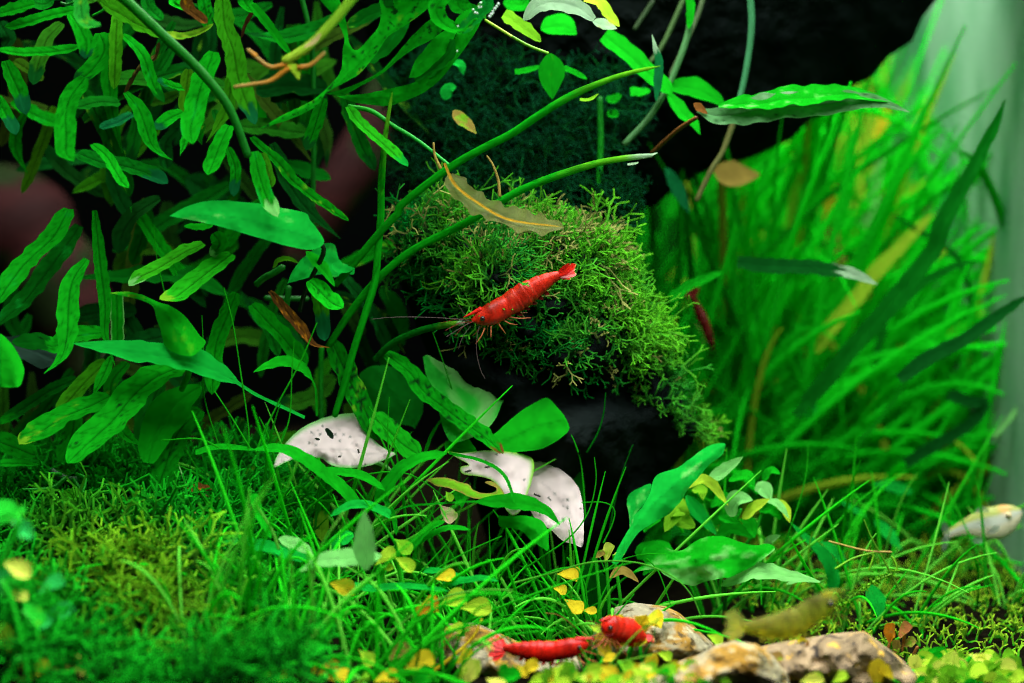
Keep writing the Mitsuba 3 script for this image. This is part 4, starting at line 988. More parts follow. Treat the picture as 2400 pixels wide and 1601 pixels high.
t = thing('floating_leaf', 'pale green leaf on a brown stalk in front of the large dark rock', 'leaf')
leaf(t, 'f', "1600,255 1660,266 1760,250 1850,240 1950,232 2020,236 2090,258", 62, 2.5, 2, kind='lance', col=(0.09, 0.26, 0.09), vein=0.3, wave=0.25, up=0.25, blotch=0.58, blotchc='grey', spots=0.25)
leaf(t, 'f', "1650,245 1760,232 1850,222 1950,215 2000,224 2070,236", 44, 2.3, 2.1, kind='lance', col='g1', vein=0.3, blotch=0.62, blotchc='pale', wave=0.1, up=0.6)
leaf(t, 'f', "1592,238 1610,252 1625,262", 18, 2.4, 2.4, kind='lance', col='brown', vein=0, name='brown_base')
stalk(t, '02', "1280,815 1150,900 970,1060", 30, 2.5, 4.5, 'brown', 'brown', 'stalk')

t = thing('stem_plant', 'blurred dim stem plant with crossed leaves in front of the dark rock at the top', 'water plant')
o = dict(vein=0.05, wave=0.04)
leaf(t, '02', "640,240 800,370 940,500 1060,600 1110,660", 135, 4, 4, kind='blade', col='g2', **o)
leaf(t, '02', "1070,600 1250,610 1400,680 1490,750", 140, 4.5, 4.5, kind='lance', col='g1', **o)
leaf(t, '02', "1080,640 1180,780 1260,850 1305,935", 95, 4, 3.8, kind='lance', col='g2', **o)
leaf(t, '02', "1000,700 1020,450 990,320 970,235", 62, 3, 3, kind='lance', col='teal', tip=0.7, tipc='grey', **o)
leaf(t, '02', "500,-10 600,15 680,110 745,185", 74, 2, 2, kind='blade', col='lime', **o)
leaf(t, '02', "80,140 180,40 300,10 450,50 570,135", 130, 2, 1.5, kind='wide', col='grey', up=0.3, **o)
leaf(t, '02', "560,150 640,170 730,200", 70, 2.4, 2.4, kind='lance', col='grey', blotch=0.6, blotchc='tan', **o)
leaf(t, '02', "260,370 270,500 280,690", 170, 3, 3, kind='lance', col='g2', blotch=0.62, blotchc='yg', **o)
leaf(t, '02', "20,500 100,490 200,460", 40, 3.5, 3.5, kind='blade', col='g1', **o); leaf(t, '02', "350,470 430,500 520,550", 40, 3.5, 3.5, kind='blade', col='g1', **o)
leaf(t, '02', "-60,100 60,180 200,290", 90, 2.5, 2.5, kind='blade', col='yg', **o)
leaf(t, '02', "200,200 350,180 450,240", 150, 4, 4, kind='lance', col='g2', **o); leaf(t, '02', "-60,20 60,30 120,-20", 120, 4, 4, kind='lance', col='g1', **o)
stalk(t, '01', "1590,140 1775,255", 22, 1, 0.5, 'lime'); stalk(t, '02', "0,255 120,320 250,370", 22, 0.5, 0.5, 'yg')
stalk(t, '02', "600,1340 615,1000 610,680", 46, 5, 5, 'g1', 'g3')
leaf(t, '02', "820,640 880,640 960,630", 60, 5, 5, kind='blade', col='g2', **o); leaf(t, '02', "650,680 700,690 760,660", 60, 5, 5, kind='oval', col='g1', **o); leaf(t, '02', "660,800 700,790 740,800", 60, 5, 5, kind='oval', col='g2', **o)
leaf(t, '01', "1300,690 1340,620 1390,600", 80, 4, 4, kind='oval', col='sea', **o); leaf(t, '01', "1350,430 1420,450 1440,520", 60, 4, 4, kind='lance', col='sea', **o)
leaf(t, '01', "1370,765 1440,840 1530,930", 90, 3, 2.6, kind='lance', col='tan', blotch=0.5, blotchc='yg', **o)
leaf(t, '02', "1060,1165 1110,1240 1180,1380 1230,1480", 90, 7, 7, kind='lance', col='teal', tip=0.0, **o)
leaf(t, '02', "1400,1180 1550,1220 1720,1210", 170, 9, 9, kind='lance', col='tan', **o)

t = thing('trailing_roots', 'thin brown blurred stalks hanging in front of the large dark rock', 'roots')
for q, w, y, c in (("1235,-30 1235,130 1200,300 1100,560 960,800 780,1000", 46, 4.5, (0.05, 0.16, 0.05)), ("1330,-30 1270,150 1100,520", 36, 6, (0.06, 0.10, 0.04)), ("1200,-30 1050,300 960,430", 36, 6, (0.05, 0.11, 0.03)), ("1650,-40 1660,200 1620,500 1570,720", 48, 5, (0.03, 0.16, 0.06)), ("1545,820 1460,1050 1380,1180 1280,1390", 42, 5, (0.10, 0.11, 0.03)), ("980,0 850,200", 36, 6.5, (0.04, 0.08, 0.03))):
    stalk(t, '02', q, w, y, y, c, None, 'root', 0.9)
leaf(t, '02', "1232,-30 1240,60 1225,200", 60, 4.3, 4.3, kind='blade', col='g2', vein=0, name='leaf')

t = thing('runner_plant', 'yellow stem with orange roots floating at the top left', 'water plant')
stalk(t, '01', "720,-60 660,0 560,120 460,230 350,330 195,425", 72, -3, -3, 'yg', 'lime', 'stem', 0.85)
leaf(t, '01', "330,330 400,290 450,230", 30, -3.6, -3.6, kind='oval', col=(0.6, 0.45, 0.2), vein=0, name='scar')
for q in ("215,440 100,465 -10,390", "240,470 200,490 100,560 -30,585 -130,600 -150,605", "290,470 380,450 475,365", "0,390 -50,350 -60,345"):
    stalk(t, '01', q, 36, -3, -3, 'orange', 'tan', 'root', 0.7)
leaf(t, '01', "215,430 270,480 300,555", 56, -3, -3, kind='lance', col='lime', vein=0)

t = thing('fallen_leaf', 'translucent yellow-brown old leaf with an orange midrib lying on the moss', 'leaf')
leaf(t, 'f', "1030,405 1060,440 1110,475 1170,505 1230,522 1295,522", 48, -0.2, -1.0, kind='fern', col=(0.40, 0.42, 0.12), vein=0, wave=0.25, wob=0.34, up=0.5, bsdf='film')
leaf(t, 'f', "1020,375 1045,425 1100,468 1170,505 1290,521", 6, -0.35, -1.15, kind='blade', col=(0.40, 0.24, 0.02), vein=0, name='midrib')
t = thing('dead_twig', 'thin brown twig standing on the moss above the old leaf', 'twig')
stalk(t, '01', "1690,1360 1680,1250 1640,1140 1600,1080", 24, 0, 0, 'tan', None, 'twig', 0.6)
stalk(t, '01', "1280,1170 1240,1080 1230,990", 26, 0.3, 0.3, 'tan', None, 'twig', 0.6)
t = thing('dead_twig', 'pale dry stalk lying on the moss at the lower left', 'twig')
stalk(t, '20', "1210,660 1240,540 1280,450", 14, -1, -1, 'tan', None, 'twig'); stalk(t, '20', "1170,140 1210,250 1250,330", 12, 0.5, 0.5, 'pale', None, 'twig'); stalk(t, '20', "1255,340 1340,340 1440,362", 13, 0.4, 0.4, 'tan', None, 'twig')
t = thing('fallen_leaf', 'small crumpled red-brown leaf scrap on the moss at the left', 'leaf')
leaf(t, '20', "1200,285 1280,280 1340,290 1390,300", 75, 0.4, 0.3, kind='lance', col='brown', vein=0.2, wave=0.4, blotch=0.6, blotchc='orange')

# ------------------------------------------------------------------ foreground curving leaves
t = thing('narrow_leaf_plant', 'plant with narrow arching green leaves in front of the left white leaf', 'water plant')
o = dict(vein=0.12, wave=0.02, kind='blade')
for q, w, y, c in (("660,400 560,290 450,200 300,90 150,30 -20,40", 84, -1, 'g2'), ("820,380 830,330 880,250 960,160 1100,90 1250,65", 92, -0.8, 'g2'), ("880,470 850,450 720,400 600,410 490,475", 62, -1.5, 'sea'), ("1010,690 1130,560 1240,510", 62, -1, 'g2'), ("1040,660 1200,570 1300,550 1405,565", 44, -1, 'g2'),
                   ("640,925 760,950 900,935 1100,940 1260,965", 48, -3, 'sea'), ("1220,925 1400,890 1500,880 1585,900", 50, -2.5, 'sea'), ("440,175 600,190 720,220 845,305", 62, -0.6, 'g2'), ("-20,655 130,690 280,740 385,770", 82, -3, 'sea'), ("830,330 900,480 920,600", 40, -0.8, 'g1'), ("1100,830 1250,840 1360,890", 44, -2, 'sea'), ("-20,330 30,480 100,620", 60, -3, 'g2')):
    leaf(t, '21', q, w, y, y - 0.4, col=c, **o)
for q, w, y in (("1365,755 1180,680 1060,650", 54, -2.5), ("1700,650 1600,640 1465,640", 60, -2.5)):
    leaf(t, '20', q, w, y, y, col='sea', vein=0.1, wave=0.02, kind='lance')
leaf(t, '20', "1280,60 1440,20 1677,40", 40, -0.5, -0.5, col='g2', **o)
t = thing('pale_leaf_plant', 'plant with two blurred whitish green leaves close to the camera', 'water plant')
leaf(t, '21', "820,735 740,740 600,750 430,765 285,838", 118, -4.5, -5, kind='lance', col='pale', vein=0.05, wave=0.03, up=0.5)
leaf(t, '21', "720,830 715,700 710,560 712,435", 150, -4.8, -5.2, kind='lance', col='pale', vein=0.05, wave=0.02, up=0.3)
leaf(t, '21', "500,700 540,640 640,600", 100, -2, -2, kind='wide', col='sea', vein=0.1); leaf(t, '21', "150,620 260,660 400,740", 90, -3, -3, kind='lance', col='pale', vein=0.1)
leaf(t, '21', "50,1500 80,1400 170,1260", 80, -5, -5, kind='lance', col='sea', vein=0)

# ------------------------------------------------------------------ small round-leaved carpet plants
def small_leaf(t, crop, x, y_, size, ang, y, col, stem=True, asp=0.72):
    a = math.radians(ang)
    size = size * 1.15
    dx, dy = math.cos(a) * size / 2, -math.sin(a) * size / 2
    q = "%f,%f %f,%f %f,%f" % (x - dx * 1.25, y_ - dy * 1.25, x, y_ - size * 0.06, x + dx, y_ + dy)
    leaf(t, crop, q, size * asp, y, y - 0.15, kind='spoon', col=col, vein=0.25, wave=0.12, up=rng.uniform(0.25, 0.7), cup=rng.uniform(0.25, 0.8), roll=rng.uniform(-25, 25), n=22, blotch=0.58, blotchc={'lime': 'yg', 'yellow': 'lime', 'lime2': 'lime', 'yg': 'g2', 'orange': 'tan'}.get(col if isinstance(col, str) else '', 'yg'))
    if stem:
        p = world(CROPS[crop][0] + (x - dx) / CROPS[crop][2], CROPS[crop][1] + (y_ - dy) / CROPS[crop][2], y)
        e = np.array([p[0] + rng.normal(0, 0.002), p[1] + 0.002, ground(p[0], p[1]) - 0.001])
        if 0.0005 < p[2] - e[2] < 0.03:
            c = spline(np.array([p, (p + e) / 2 + rng.normal(0, 0.0006, 3), e]), 8)
            v, f = tube(c, 0.0004, 5)
            put('stem', v, f, COL['gr'], 'stem', t)
t = thing('round_leaf_plant', 'small plant with yellow and green round leaves scattered through the hairgrass', 'water plant')
for x, y_, s, a, d, c in ((965, 680, 110, -45, -2.5, 'yg'), (860, 768, 115, 20, -3, 'lime'), (975, 800, 115, -40, -3, 'lime'), (870, 815, 60, 0, -3, 'lime'), (572, 955, 140, -25, -4, 'yellow'), (1300, 1055, 145, 5, -3, 'lime'), (1455, 1088, 155, -5, -3.5, 'lime'), (1120, 1122, 130, 10, -4, 'orange'),
                          (1238, 470, 115, -60, -0.8, (0.65, 0.5, 0.3)), (1242, 880, 115, 0, -2.5, 'yellow'), (1265, 350, 60, -60, -1, 'yg'), (90, 1120, 66, -30, -4, 'yellow'), (180, 960, 80, 0, -3, 'sea')):
    small_leaf(t, '21', x, y_, s, a, d, c)
for x, y_, s, a, d, c in ((370, 882, 110, -20, -1.5, 'yellow'), (405, 1072, 110, -40, -2, 'yellow'), (310, 965, 80, -30, -1.8, 'yellow'), (515, 1100, 70, -10, -2, 'yellow'), (645, 720, 100, 60, -0.5, 'lime2'), (700, 730, 60, 0, -0.5, 'lime2'), (580, 735, 60, 20, -0.4, 'tan')):
    small_leaf(t, '22', x, y_, s, a, d, c)
t = thing('round_leaf_plant', 'clump of round yellow leaves at the bottom edge between hairgrass and stones', 'water plant')
for x, y_, s, a, d, c in ((945, 1370, 130, 30, -5, 'tan'), (1085, 1455, 155, 10, -5.5, 'yellow'), (725, 1412, 110, -50, -5, 'lime'), (1420, 1490, 150, 60, -5.5, 'lime2'), (1365, 1510, 80, 60, -5.5, 'lime'), (380, 1525, 140, -20, -5.5, 'yellow'), (540, 1555, 120, -10, -6, 'yellow'), (490, 1465, 90, -15, -5, 'orange'), (125, 1545, 150, 20, -6.5, 'lime'), (1100, 1540, 150, 30, -6, 'g2'), (860, 1560, 120, 0, -6, 'yellow'), (700, 1560, 110, 30, -6, 'yg')):
    small_leaf(t, '21', x, y_, s, a, d, c)
for x, y_, s, a, d, c in ((595, 1340, 110, -60, -4, 'yellow'), (640, 1415, 80, 10, -4.5, 'yellow'), (755, 1475, 120, -40, -5, 'yg'), (690, 1300, 110, 10, -3.8, 'yellow'), (840, 1310, 90, 20, -3.6, 'yellow'), (850, 1180, 120, 60, -3.2, 'yellow'), (910, 1200, 120, -10, -3.2, 'yellow'), (690, 1170, 80, 0, -3, 'yellow'),
                          (300, 1545, 130, 10, -6, 'lime'), (480, 1555, 120, -10, -6, 'yg'), (640, 1550, 120, 20, -6, 'yg'), (760, 1550, 130, -20, -6, 'lime'), (900, 1520, 110, 10, -6, 'yellow'), (180, 1560, 100, 10, -6, 'lime'), (400, 1545, 90, 40, -6, 'lime')):
    small_leaf(t, '22', x, y_, s, a, d, c)
t = thing('round_leaf_plant', 'bright yellow-green carpet of round leaves in the bottom right corner', 'water plant')
for x, y_, s, a, d, c in ((1040, 1440, 125, 50, -3.5, 'lime'), (1000, 1510, 90, -30, -4, 'lime'), (1215, 1440, 150, 80, -3.8, 'lime2'), (1150, 1450, 90, 40, -3.6, 'lime'), (1270, 1450, 90, 110, -3.6, 'lime2'), (1390, 1440, 130, -40, -3.5, 'lime2'), (1540, 1505, 170, 0, -4.2, 'lime2'), (1440, 1412, 100, 10, -3, 'lime'), (1100, 1540, 120, 0, -4.5, 'yg'), (1250, 1530, 130, -20, -4.5, 'yg'), (1380, 1520, 120, 20, -4.5, 'lime'), (1460, 1560, 120, 60, -4.8, 'lime'), (1640, 1560, 110, 20, -4.8, 'lime'),
                          (720, 1490, 150, 80, -5.5, 'yellow'), (770, 1520, 100, 150, -5.5, 'yellow'), (400, 1500, 80, 30, -5.5, 'yellow'), (300, 1556, 120, 0, -6, 'lime2'), (480, 1545, 90, 20, -6, 'lime')):
    small_leaf(t, '23', x, y_, s, a, d, c)
rg = np.random.default_rng(55)
for i in range(105):
    x, y_ = rg.uniform(960, 1677), rg.uniform(1395, 1610)
    small_leaf(t, '23', x, y_, rg.uniform(65, 135), rg.uniform(-60, 120), -3 - (y_ - 1400) / 110 + rg.normal(0, 0.3), ('lime', 'yg', 'lime2', 'yg', 'g2')[i % 5], False)
n_ = 1900
X = rng.uniform(0.055, 0.19, n_); Y = rng.uniform(-0.035, 0.15, n_)
P = np.stack([X, Y, ground(X, Y)], -1)
v, f, C = sprigs(P, np.array([0, -0.2, 0.8]) + rng.normal(0, 0.5, P.shape), np.full(n_, 0.0014), 0.0003, COL['g2'], COL['lime'], 9, gen=3)
put_own('corner_moss', v, f, C, 'moss_skin', smooth=False)
labels['corner_moss'] = {'label': 'pale lime moss on the floor at the far right edge', 'category': 'moss', 'kind': 'stuff'}

t = thing('stem_plant', 'out of focus stem plant with paired oval leaves at the left edge of the foreground', 'water plant')
for x, y_, s, a, c in ((40, 520, 190, 170, 'g2'), (150, 560, 160, -40, 'sea'), (110, 470, 120, 20, 'g2'), (110, 830, 180, -30, 'lime'), (120, 900, 170, 20, 'g2'), (20, 880, 180, 90, 'sea'), (350, 950, 150, 20, 'sea'), (110, 1010, 120, -20, 'lime'), (200, 1130, 170, -65, 'g2'), (410, 1110, 170, 20, 'sea'), (270, 1345, 220, 10, 'sea'), (270, 1190, 150, 20, 'sea'),
                      (20, 1280, 200, 100, 'yg'), (90, 1350, 180, 75, 'lime'), (120, 1460, 130, 80, 'lime'), (430, 1480, 200, 10, 'lime2'), (270, 1500, 140, 30, 'yellow'), (500, 1560, 150, 0, 'lime2'), (140, 1565, 100, 0, 'tan')):
    small_leaf(t, '20', x, y_, s * 0.95, a, -7.2 + rng.normal(0, 0.4), {'g2': (0.02, 0.55, 0.03), 'sea': (0.03, 0.55, 0.10), 'yg': 'lime', 'lime': 'lime2'}.get(c, c), False, 0.62)
for q, w in (("190,1640 170,1450 120,1200 60,1000 0,900", 44), ("0,820 40,700 100,600 120,500", 44), ("0,1640 60,1500 130,1400", 60), ("150,1100 230,1190 250,1300", 34), ("270,1020 320,930", 24)):
    stalk(t, '20', q, w, -8, -8, 'g2', None, 'stem')
for q, w in (("640,1600 780,1450 900,1380 1060,1310", 50), ("1460,1600 1400,1420 1310,1190", 44), ("1700,1560 1480,1450 1250,1350", 30), ("1500,1600 1530,1480 1510,1360", 32), ("1180,1600 1190,1400", 40)):
    stalk(t, '20', q, w, -6.5, -6, 'g2', None, 'grass_blade', 0.7, bsdf='leaf')

t = thing('bud_plant', 'brown stalks with rolled bud-like leaves beside the brown slate stone', 'water plant')
for x, y_, s, a, d, c in ((815, 1240, 110, 75, -2, 'orange'), (905, 1235, 100, 40, -2, (0.4, 0.16, 0.05)), (845, 1330, 80, 70, -2, 'tan'), (930, 1310, 80, 20, -2, 'tan')):
    small_leaf(t, '23', x, y_, s, a, d, c)
for q in ("790,1340 800,1290 815,1200", "880,1360 890,1290 900,1230", "940,1420 960,1370 980,1330"):
    stalk(t, '23', q, 22, -2, -2, (0.25, 0.10, 0.02), None, 'stem')
t = thing('bud_plant', 'brown stalks with rolled bud-like leaves between the tan and brown stones', 'water plant')
for x, y_, s, a, d, c in ((235, 1320, 110, -50, -4.5, 'yellow'), (235, 1435, 110, 90, -5, 'brown'), (360, 1440, 100, 60, -5, 'brown'), (45, 1412, 100, 0, -5, (0.25, 0.16, 0.04)), (395, 1490, 80, 60, -5, 'tan')):
    small_leaf(t, '23', x, y_, s, a, d, c)
for q in ("230,1568 235,1480 240,1380", "340,1568 350,1500 360,1420", "240,1400 250,1350 260,1300"):
    stalk(t, '23', q, 26, -5, -5, (0.22, 0.10, 0.03), None, 'stem')

# ------------------------------------------------------------------ stones
def stone(label, crop, text, yc, fr, bk, mat, seed, power=0.5, rough=0.004, step=6, smooth=25):
    ox, oy, s = CROPS[crop]
    p = pts(crop, text)
    v, f, _ = inflate(p, yc, fr, bk, power, step, seed, rough * 1.6, lump=1.0)
    k = thing('stone', label, 'stone', 'stones at the bottom right')
    scene[k] = mikit.ply((v, f), mat, smooth=smooth)
t = thing('round_leaf_plant', 'creeping plant with lime round leaves growing over the edges of the bottom stones', 'water plant')
rg = np.random.default_rng(91)
for i in range(46):
    x, y_ = rg.uniform(-150, 1500), rg.uniform(1470, 1600)
    small_leaf(t, '22', x, y_, rg.uniform(60, 120), rg.uniform(-60, 120), -6.4 - (y_ - 1470) / 160, ('lime', 'yg', 'yellow', 'lime2', 'g2')[i % 5], False)
for x, y_, s_, d in ((600, 1290, 100, -3.9), (560, 1220, 80, -3.6), (920, 1430, 110, -4.4), (1000, 1400, 80, -4.3), (-380, 1230, 90, -3.6), (-300, 1400, 110, -4.8), (120, 1470, 110, -5.2), (1330, 1290, 90, -3.2)):
    small_leaf(t, '22', x, y_, s_, rg.uniform(-40, 80), d, 'yellow' if s_ > 95 else 'lime', False)
stone('grey and ochre stone behind the smaller red shrimp', '22', "620,1150 680,1070 800,1040 1010,1065 1100,1110 1200,1200 1320,1310 1340,1420 1200,1500 1000,1520 800,1520 640,1420", -1.2, 1.8, 2.5, 'tan_rock_mat', 4)
stone('grey stone under the longer red shrimp', '22', "-480,1290 -420,1180 -250,1170 -100,1230 50,1300 250,1340 400,1370 480,1440 440,1568 300,1640 -100,1660 -400,1620 -520,1450", -2.6, 1.4, 2, 'tan_rock_mat', 5)
stone('blurred tan stone with an orange patch at the bottom edge', '22', "840,1568 1000,1480 1080,1430 1230,1380 1330,1320 1450,1290 1600,1310 1700,1380 1800,1500 1840,1640 1200,1700 800,1680", -5.6, 1.6, 1.5, 'tan_rock_mat', 6)
stone('brown layered slate stone below the yellowish shrimp', '23', "-150,1420 -60,1330 80,1300 330,1260 450,1240 630,1228 720,1290 800,1350 900,1430 980,1520 1020,1640 500,1700 0,1680 -200,1560", -4.0, 1.6, 2, 'slate_mat', 7, rough=0.006)

# ------------------------------------------------------------------ animals
def frame_along(c, up0):
    tan = unit(np.gradient(c, axis=0))
    s = unit(np.cross(tan, up0))
    return tan, s, np.cross(s, tan)


def shrimp(label, crop, spine, thick, y0, y1, col, back, detail=True, alpha=None, name='shrimp', turn=0.0, antennae=()):
    """spine: head to tail. carapace, abdomen rings, tail fan, eyes, legs, feelers"""
    t = thing(name, label, 'shrimp')
    N = 90
    c = path3(crop, spine, y0, y1, N)
    L = np.linalg.norm(np.diff(c, axis=0), axis=1).sum()
    R = thick * px_size(crop, y0) / 2
    upv = unit(np.array([0, -0.25 + turn, 1.0]))
    tan, s, n = frame_along(c, upv)
    if n[:, 2].mean() < 0:
        s, n = -s, -n
    tt = np.linspace(0, 1, N)
    bs = 'ghost_shell' if alpha else 'shell'
    base, top = np.array(col), np.array(back)

    def shell(i0, i1, prof, key, m=14, ringcol=None, flare=0.0):
        k = np.arange(i0, i1)
        u = np.linspace(0, 1, len(k))
        rr = R * np.interp(u, *prof)
        ang = np.linspace(0, 2 * np.pi, m, endpoint=False)
        # deeper than wide; belly flatter
        x, z = np.cos(ang) * 0.72, np.sin(ang) * np.where(np.sin(ang) < 0, 0.85, 1.0)
        v = c[k][:, None] + rr[:, None, None] * (x[None, :, None] * s[k][:, None] + z[None, :, None] * n[k][:, None])
        mot = meshkit.fbm(v.reshape(-1, 3) * 1400, 3).reshape(len(k), m)
        hi = np.clip(z[None] * 0.6 + 0.4, 0, 1) + 0 * u[:, None]
        mot = np.clip(0.35 + 1.6 * (mot - 0.25), 0.2, 1.4)
        if key == 'carapace':   # dark organs under the shell
            mot = mot * (1 - 0.62 * np.exp(-((u[:, None] - 0.55) / 0.22) ** 2) * np.clip(z[None] * 1.4, 0, 1))
        C = base * mot[..., None] * (1 - 0.5 * hi[..., None]) + top * 0.5 * hi[..., None] * (0.3 + 0.8 * mot)[..., None]
        spk = np.clip((meshkit.noise(v.reshape(-1, 3) * 2600).reshape(len(k), m) - 0.80) * 9, 0, 1)[..., None]
        C = C * (1 - 0.3 * spk) + np.array([0.70, 0.20, 0.10]) * 0.3 * spk
        if ringcol is not None:
            e = np.clip((u - 0.80) * 8, 0, 1)[:, None, None]
            C = C * (1 - 0.55 * e) + np.array(ringcol) * 0.55 * e
        return put(key, v.reshape(-1, 3), grid_faces(len(k), m, True), C.reshape(-1, 3), bs, t)

    ic = int(N * 0.40)
    shell(2, ic, ([0, 0.06, 0.18, 0.5, 0.85, 1], [0.10, 0.28, 0.62, 0.98, 1.0, 0.93]), 'carapace')
    # rostrum: a long saw-edged spike
    hd = -tan[2]
    rp = np.array([c[12] + n[12] * R * 0.75, c[5] + n[5] * R * 0.62, c[0] + n[0] * R * 0.45 + hd * L * 0.045])
    q = spline(rp, 14)
    v, f = tube(q, np.linspace(R * 0.22, R * 0.04, 14), 6)
    put('rostrum', v, f, base * 1.1, bs, t)
    # abdomen: six overlapping rings
    edges = np.linspace(0.385, 0.90, 7)
    rad = np.interp(edges, [0.38, 0.55, 0.75, 0.90], [0.98, 1.02, 0.72, 0.34])
    for k in range(6):
        i0, i1 = int(edges[k] * N), min(N, int(edges[k + 1] * N) + 3)
        shell(i0, i1, ([0, 0.5, 0.9, 1], [rad[k] * 0.98, (rad[k] + rad[k + 1]) / 2 * 1.06, rad[k + 1] * 1.10, rad[k + 1] * 1.0]), 'abdomen_ring', ringcol=base * (0.7 if detail and not alpha else 0.9))
    # tail fan
    e0 = int(0.89 * N)
    for a, ln, wd in ((0, 0.9, 0.5), (26, 1.05, 0.6), (-26, 1.05, 0.6), (46, 0.95, 0.55), (-46, 0.95, 0.55)):
        d = unit(tan[e0] * math.cos(math.radians(a)) + (n[e0] * 0.75 + s[e0] * 0.65) * math.sin(math.radians(a)))
        cc = c[e0] + d * np.linspace(0, L * 0.21 * ln, 14)[:, None]
        v, f, C = leaf_mesh(cc, R * wd, 'oval', base, up=0.4, vein=0.1, wave=0.02, tip=0.95, tipc='pale' if detail else 'orange', nv=7)
        put('tail_lobe', v, f, C, bs, t)
    for sg in (1, -1):
        p = c[10] + s[10] * sg * R * 0.55 + n[10] * R * 0.22
        stem_v, stem_f = tube(np.array([c[11] + s[11] * sg * R * 0.25 + n[11] * R * 0.2, p]), R * 0.13, 6)
        put('eye_stalk', stem_v, stem_f, base, bs, t)
        m = trimesh.creation.icosphere(2, R * 0.20)
        k = numbered(t + '__eye')
        scene[k] = mikit.ply((np.array(m.vertices) + p + s[10] * sg * R * 0.08, np.array(m.faces)), 'eye_black', smooth=True)
    rg = np.random.default_rng(len(USED))
    pale = base * 0.5 + np.array([0.16, 0.11, 0.04])
    for j in range(5):
        for sg in (1, -1):
            i = int(N * (0.13 + 0.055 * j))
            p0 = c[i] - n[i] * R * 0.72 + s[i] * sg * R * 0.35
            kn = p0 - n[i] * R * (0.50 - 0.03 * j) + s[i] * sg * R * 0.25 + tan[i] * R * (-0.45 + 0.25 * j)
            ft = kn - n[i] * R * 0.45 + tan[i] * R * (-0.5 + 0.35 * j) + rg.normal(0, R * 0.1, 3)
            v, f = tube(spline(np.array([p0, kn, ft]), 10), np.linspace(R * 0.07, R * 0.03, 10), 5)
            put('leg', v, f, pale, bs, t)
    for j in range(5):
        for sg in (1, -1):
            i = int(N * (0.42 + 0.075 * j))
            rj = R * np.interp(i / N, [0.38, 0.9], [0.9, 0.4])
            p0 = c[i] - n[i] * rj * 0.75 + s[i] * sg * rj * 0.3
            cc = np.array([p0, p0 - n[i] * R * 0.30 + tan[i] * R * 0.12, p0 - n[i] * R * 0.55 + tan[i] * R * 0.4])
            v, f, C = leaf_mesh(spline(cc, 8), R * 0.26, 'oval', base * 0.8, up=0.2, vein=0, nv=5)
            put('swimmeret', v, f, C, 'film', t)
    for sg in (1, -1):
        for k_, (ln, rise) in enumerate(((0.28, 0.25), (0.20, -0.1))):
            p0 = c[3] + s[3] * sg * R * 0.22
            cc = spline(np.array([p0, p0 + hd * L * ln * 0.5 + n[3] * L * ln * rise * 0.4 + s[3] * sg * L * 0.03, p0 + hd * L * ln + n[3] * L * ln * (rise - 0.2) + s[3] * sg * L * 0.07]), 12)
            v, f = tube(cc, np.linspace(R * 0.035, R * 0.015, 12), 4)
            put('feeler', v, f, base * 0.25, bs, t)
    for q in antennae:
        cr, text, ya, yb = q
        cc = path3(cr, text, ya, yb, 24)
        v, f = tube(cc, np.linspace(0.00007, 0.00005, 24), 4)
        put('antenna', v, f, base * 0.05 + 0.05, bs, t)
    return t


RED, ORG = (0.52, 0.010, 0.005), (0.74, 0.038, 0.008)
shrimp('bright red shrimp swimming in front of the moss cushion at the centre', 'f', "1078,738 1100,732 1130,722 1180,694 1220,668 1260,643 1285,632 1300,626", 60, -0.6, -0.2, RED, ORG,
       antennae=(('11', "1395,705 1300,692 1100,682 900,682 760,695", -0.6, -0.4), ('11', "1410,740 1370,790 1340,850 1330,890", -0.6, -0.8), ('11', "1465,740 1448,830 1450,930 1475,1030 1503,1085", -0.8, -1), ('11', "1398,690 1360,650 1330,600", -0.6, -0.8), ('11', "1400,720 1330,760 1250,810", -0.7, -0.9)))
shrimp('longer red shrimp lying on the grey stone at the bottom, head to the right', 'f', "1356,1478 1335,1482 1300,1492 1250,1498 1205,1494 1170,1490 1142,1488", 54, -4.6, -4.4, (0.60, 0.006, 0.003), (0.75, 0.015, 0.005),
       antennae=(('22', "515,1320 560,1350 600,1400", -4.6, -4.8), ('22', "515,1310 560,1280 590,1220", -4.6, -4.8)))
shrimp('smaller red shrimp perched in front of the ochre stone, head to the left', 'f', "1378,1438 1395,1440 1420,1445 1450,1454 1470,1462 1484,1470", 62, -4.2, -3.6, (0.60, 0.008, 0.004), (0.78, 0.025, 0.006),
       antennae=(('22', "590,1210 545,1240 520,1290", -4.2, -4.5), ('22', "590,1200 550,1180 530,1200", -4.2, -4.5)))
shrimp('dark red blurred shrimp hanging head down in the grass behind the moss', '12', "1308,880 1295,820 1270,740 1235,660 1205,590 1180,520", 72, 8, 8, (0.09, 0.006, 0.004), (0.12, 0.008, 0.005), False)
shrimp('translucent yellow-brown shrimp out of focus above the brown slate', '23', "480,1005 400,1035 300,1095 190,1165 60,1200 -90,1205 -220,1190", 200, -7, -7, (0.88, 0.84, 0.18), (0.90, 0.88, 0.24), False, True, antennae=(('23', "480,1005 560,985 640,975", -7, -7), ('23', "480,1010 570,1010 660,1030", -7, -7)))


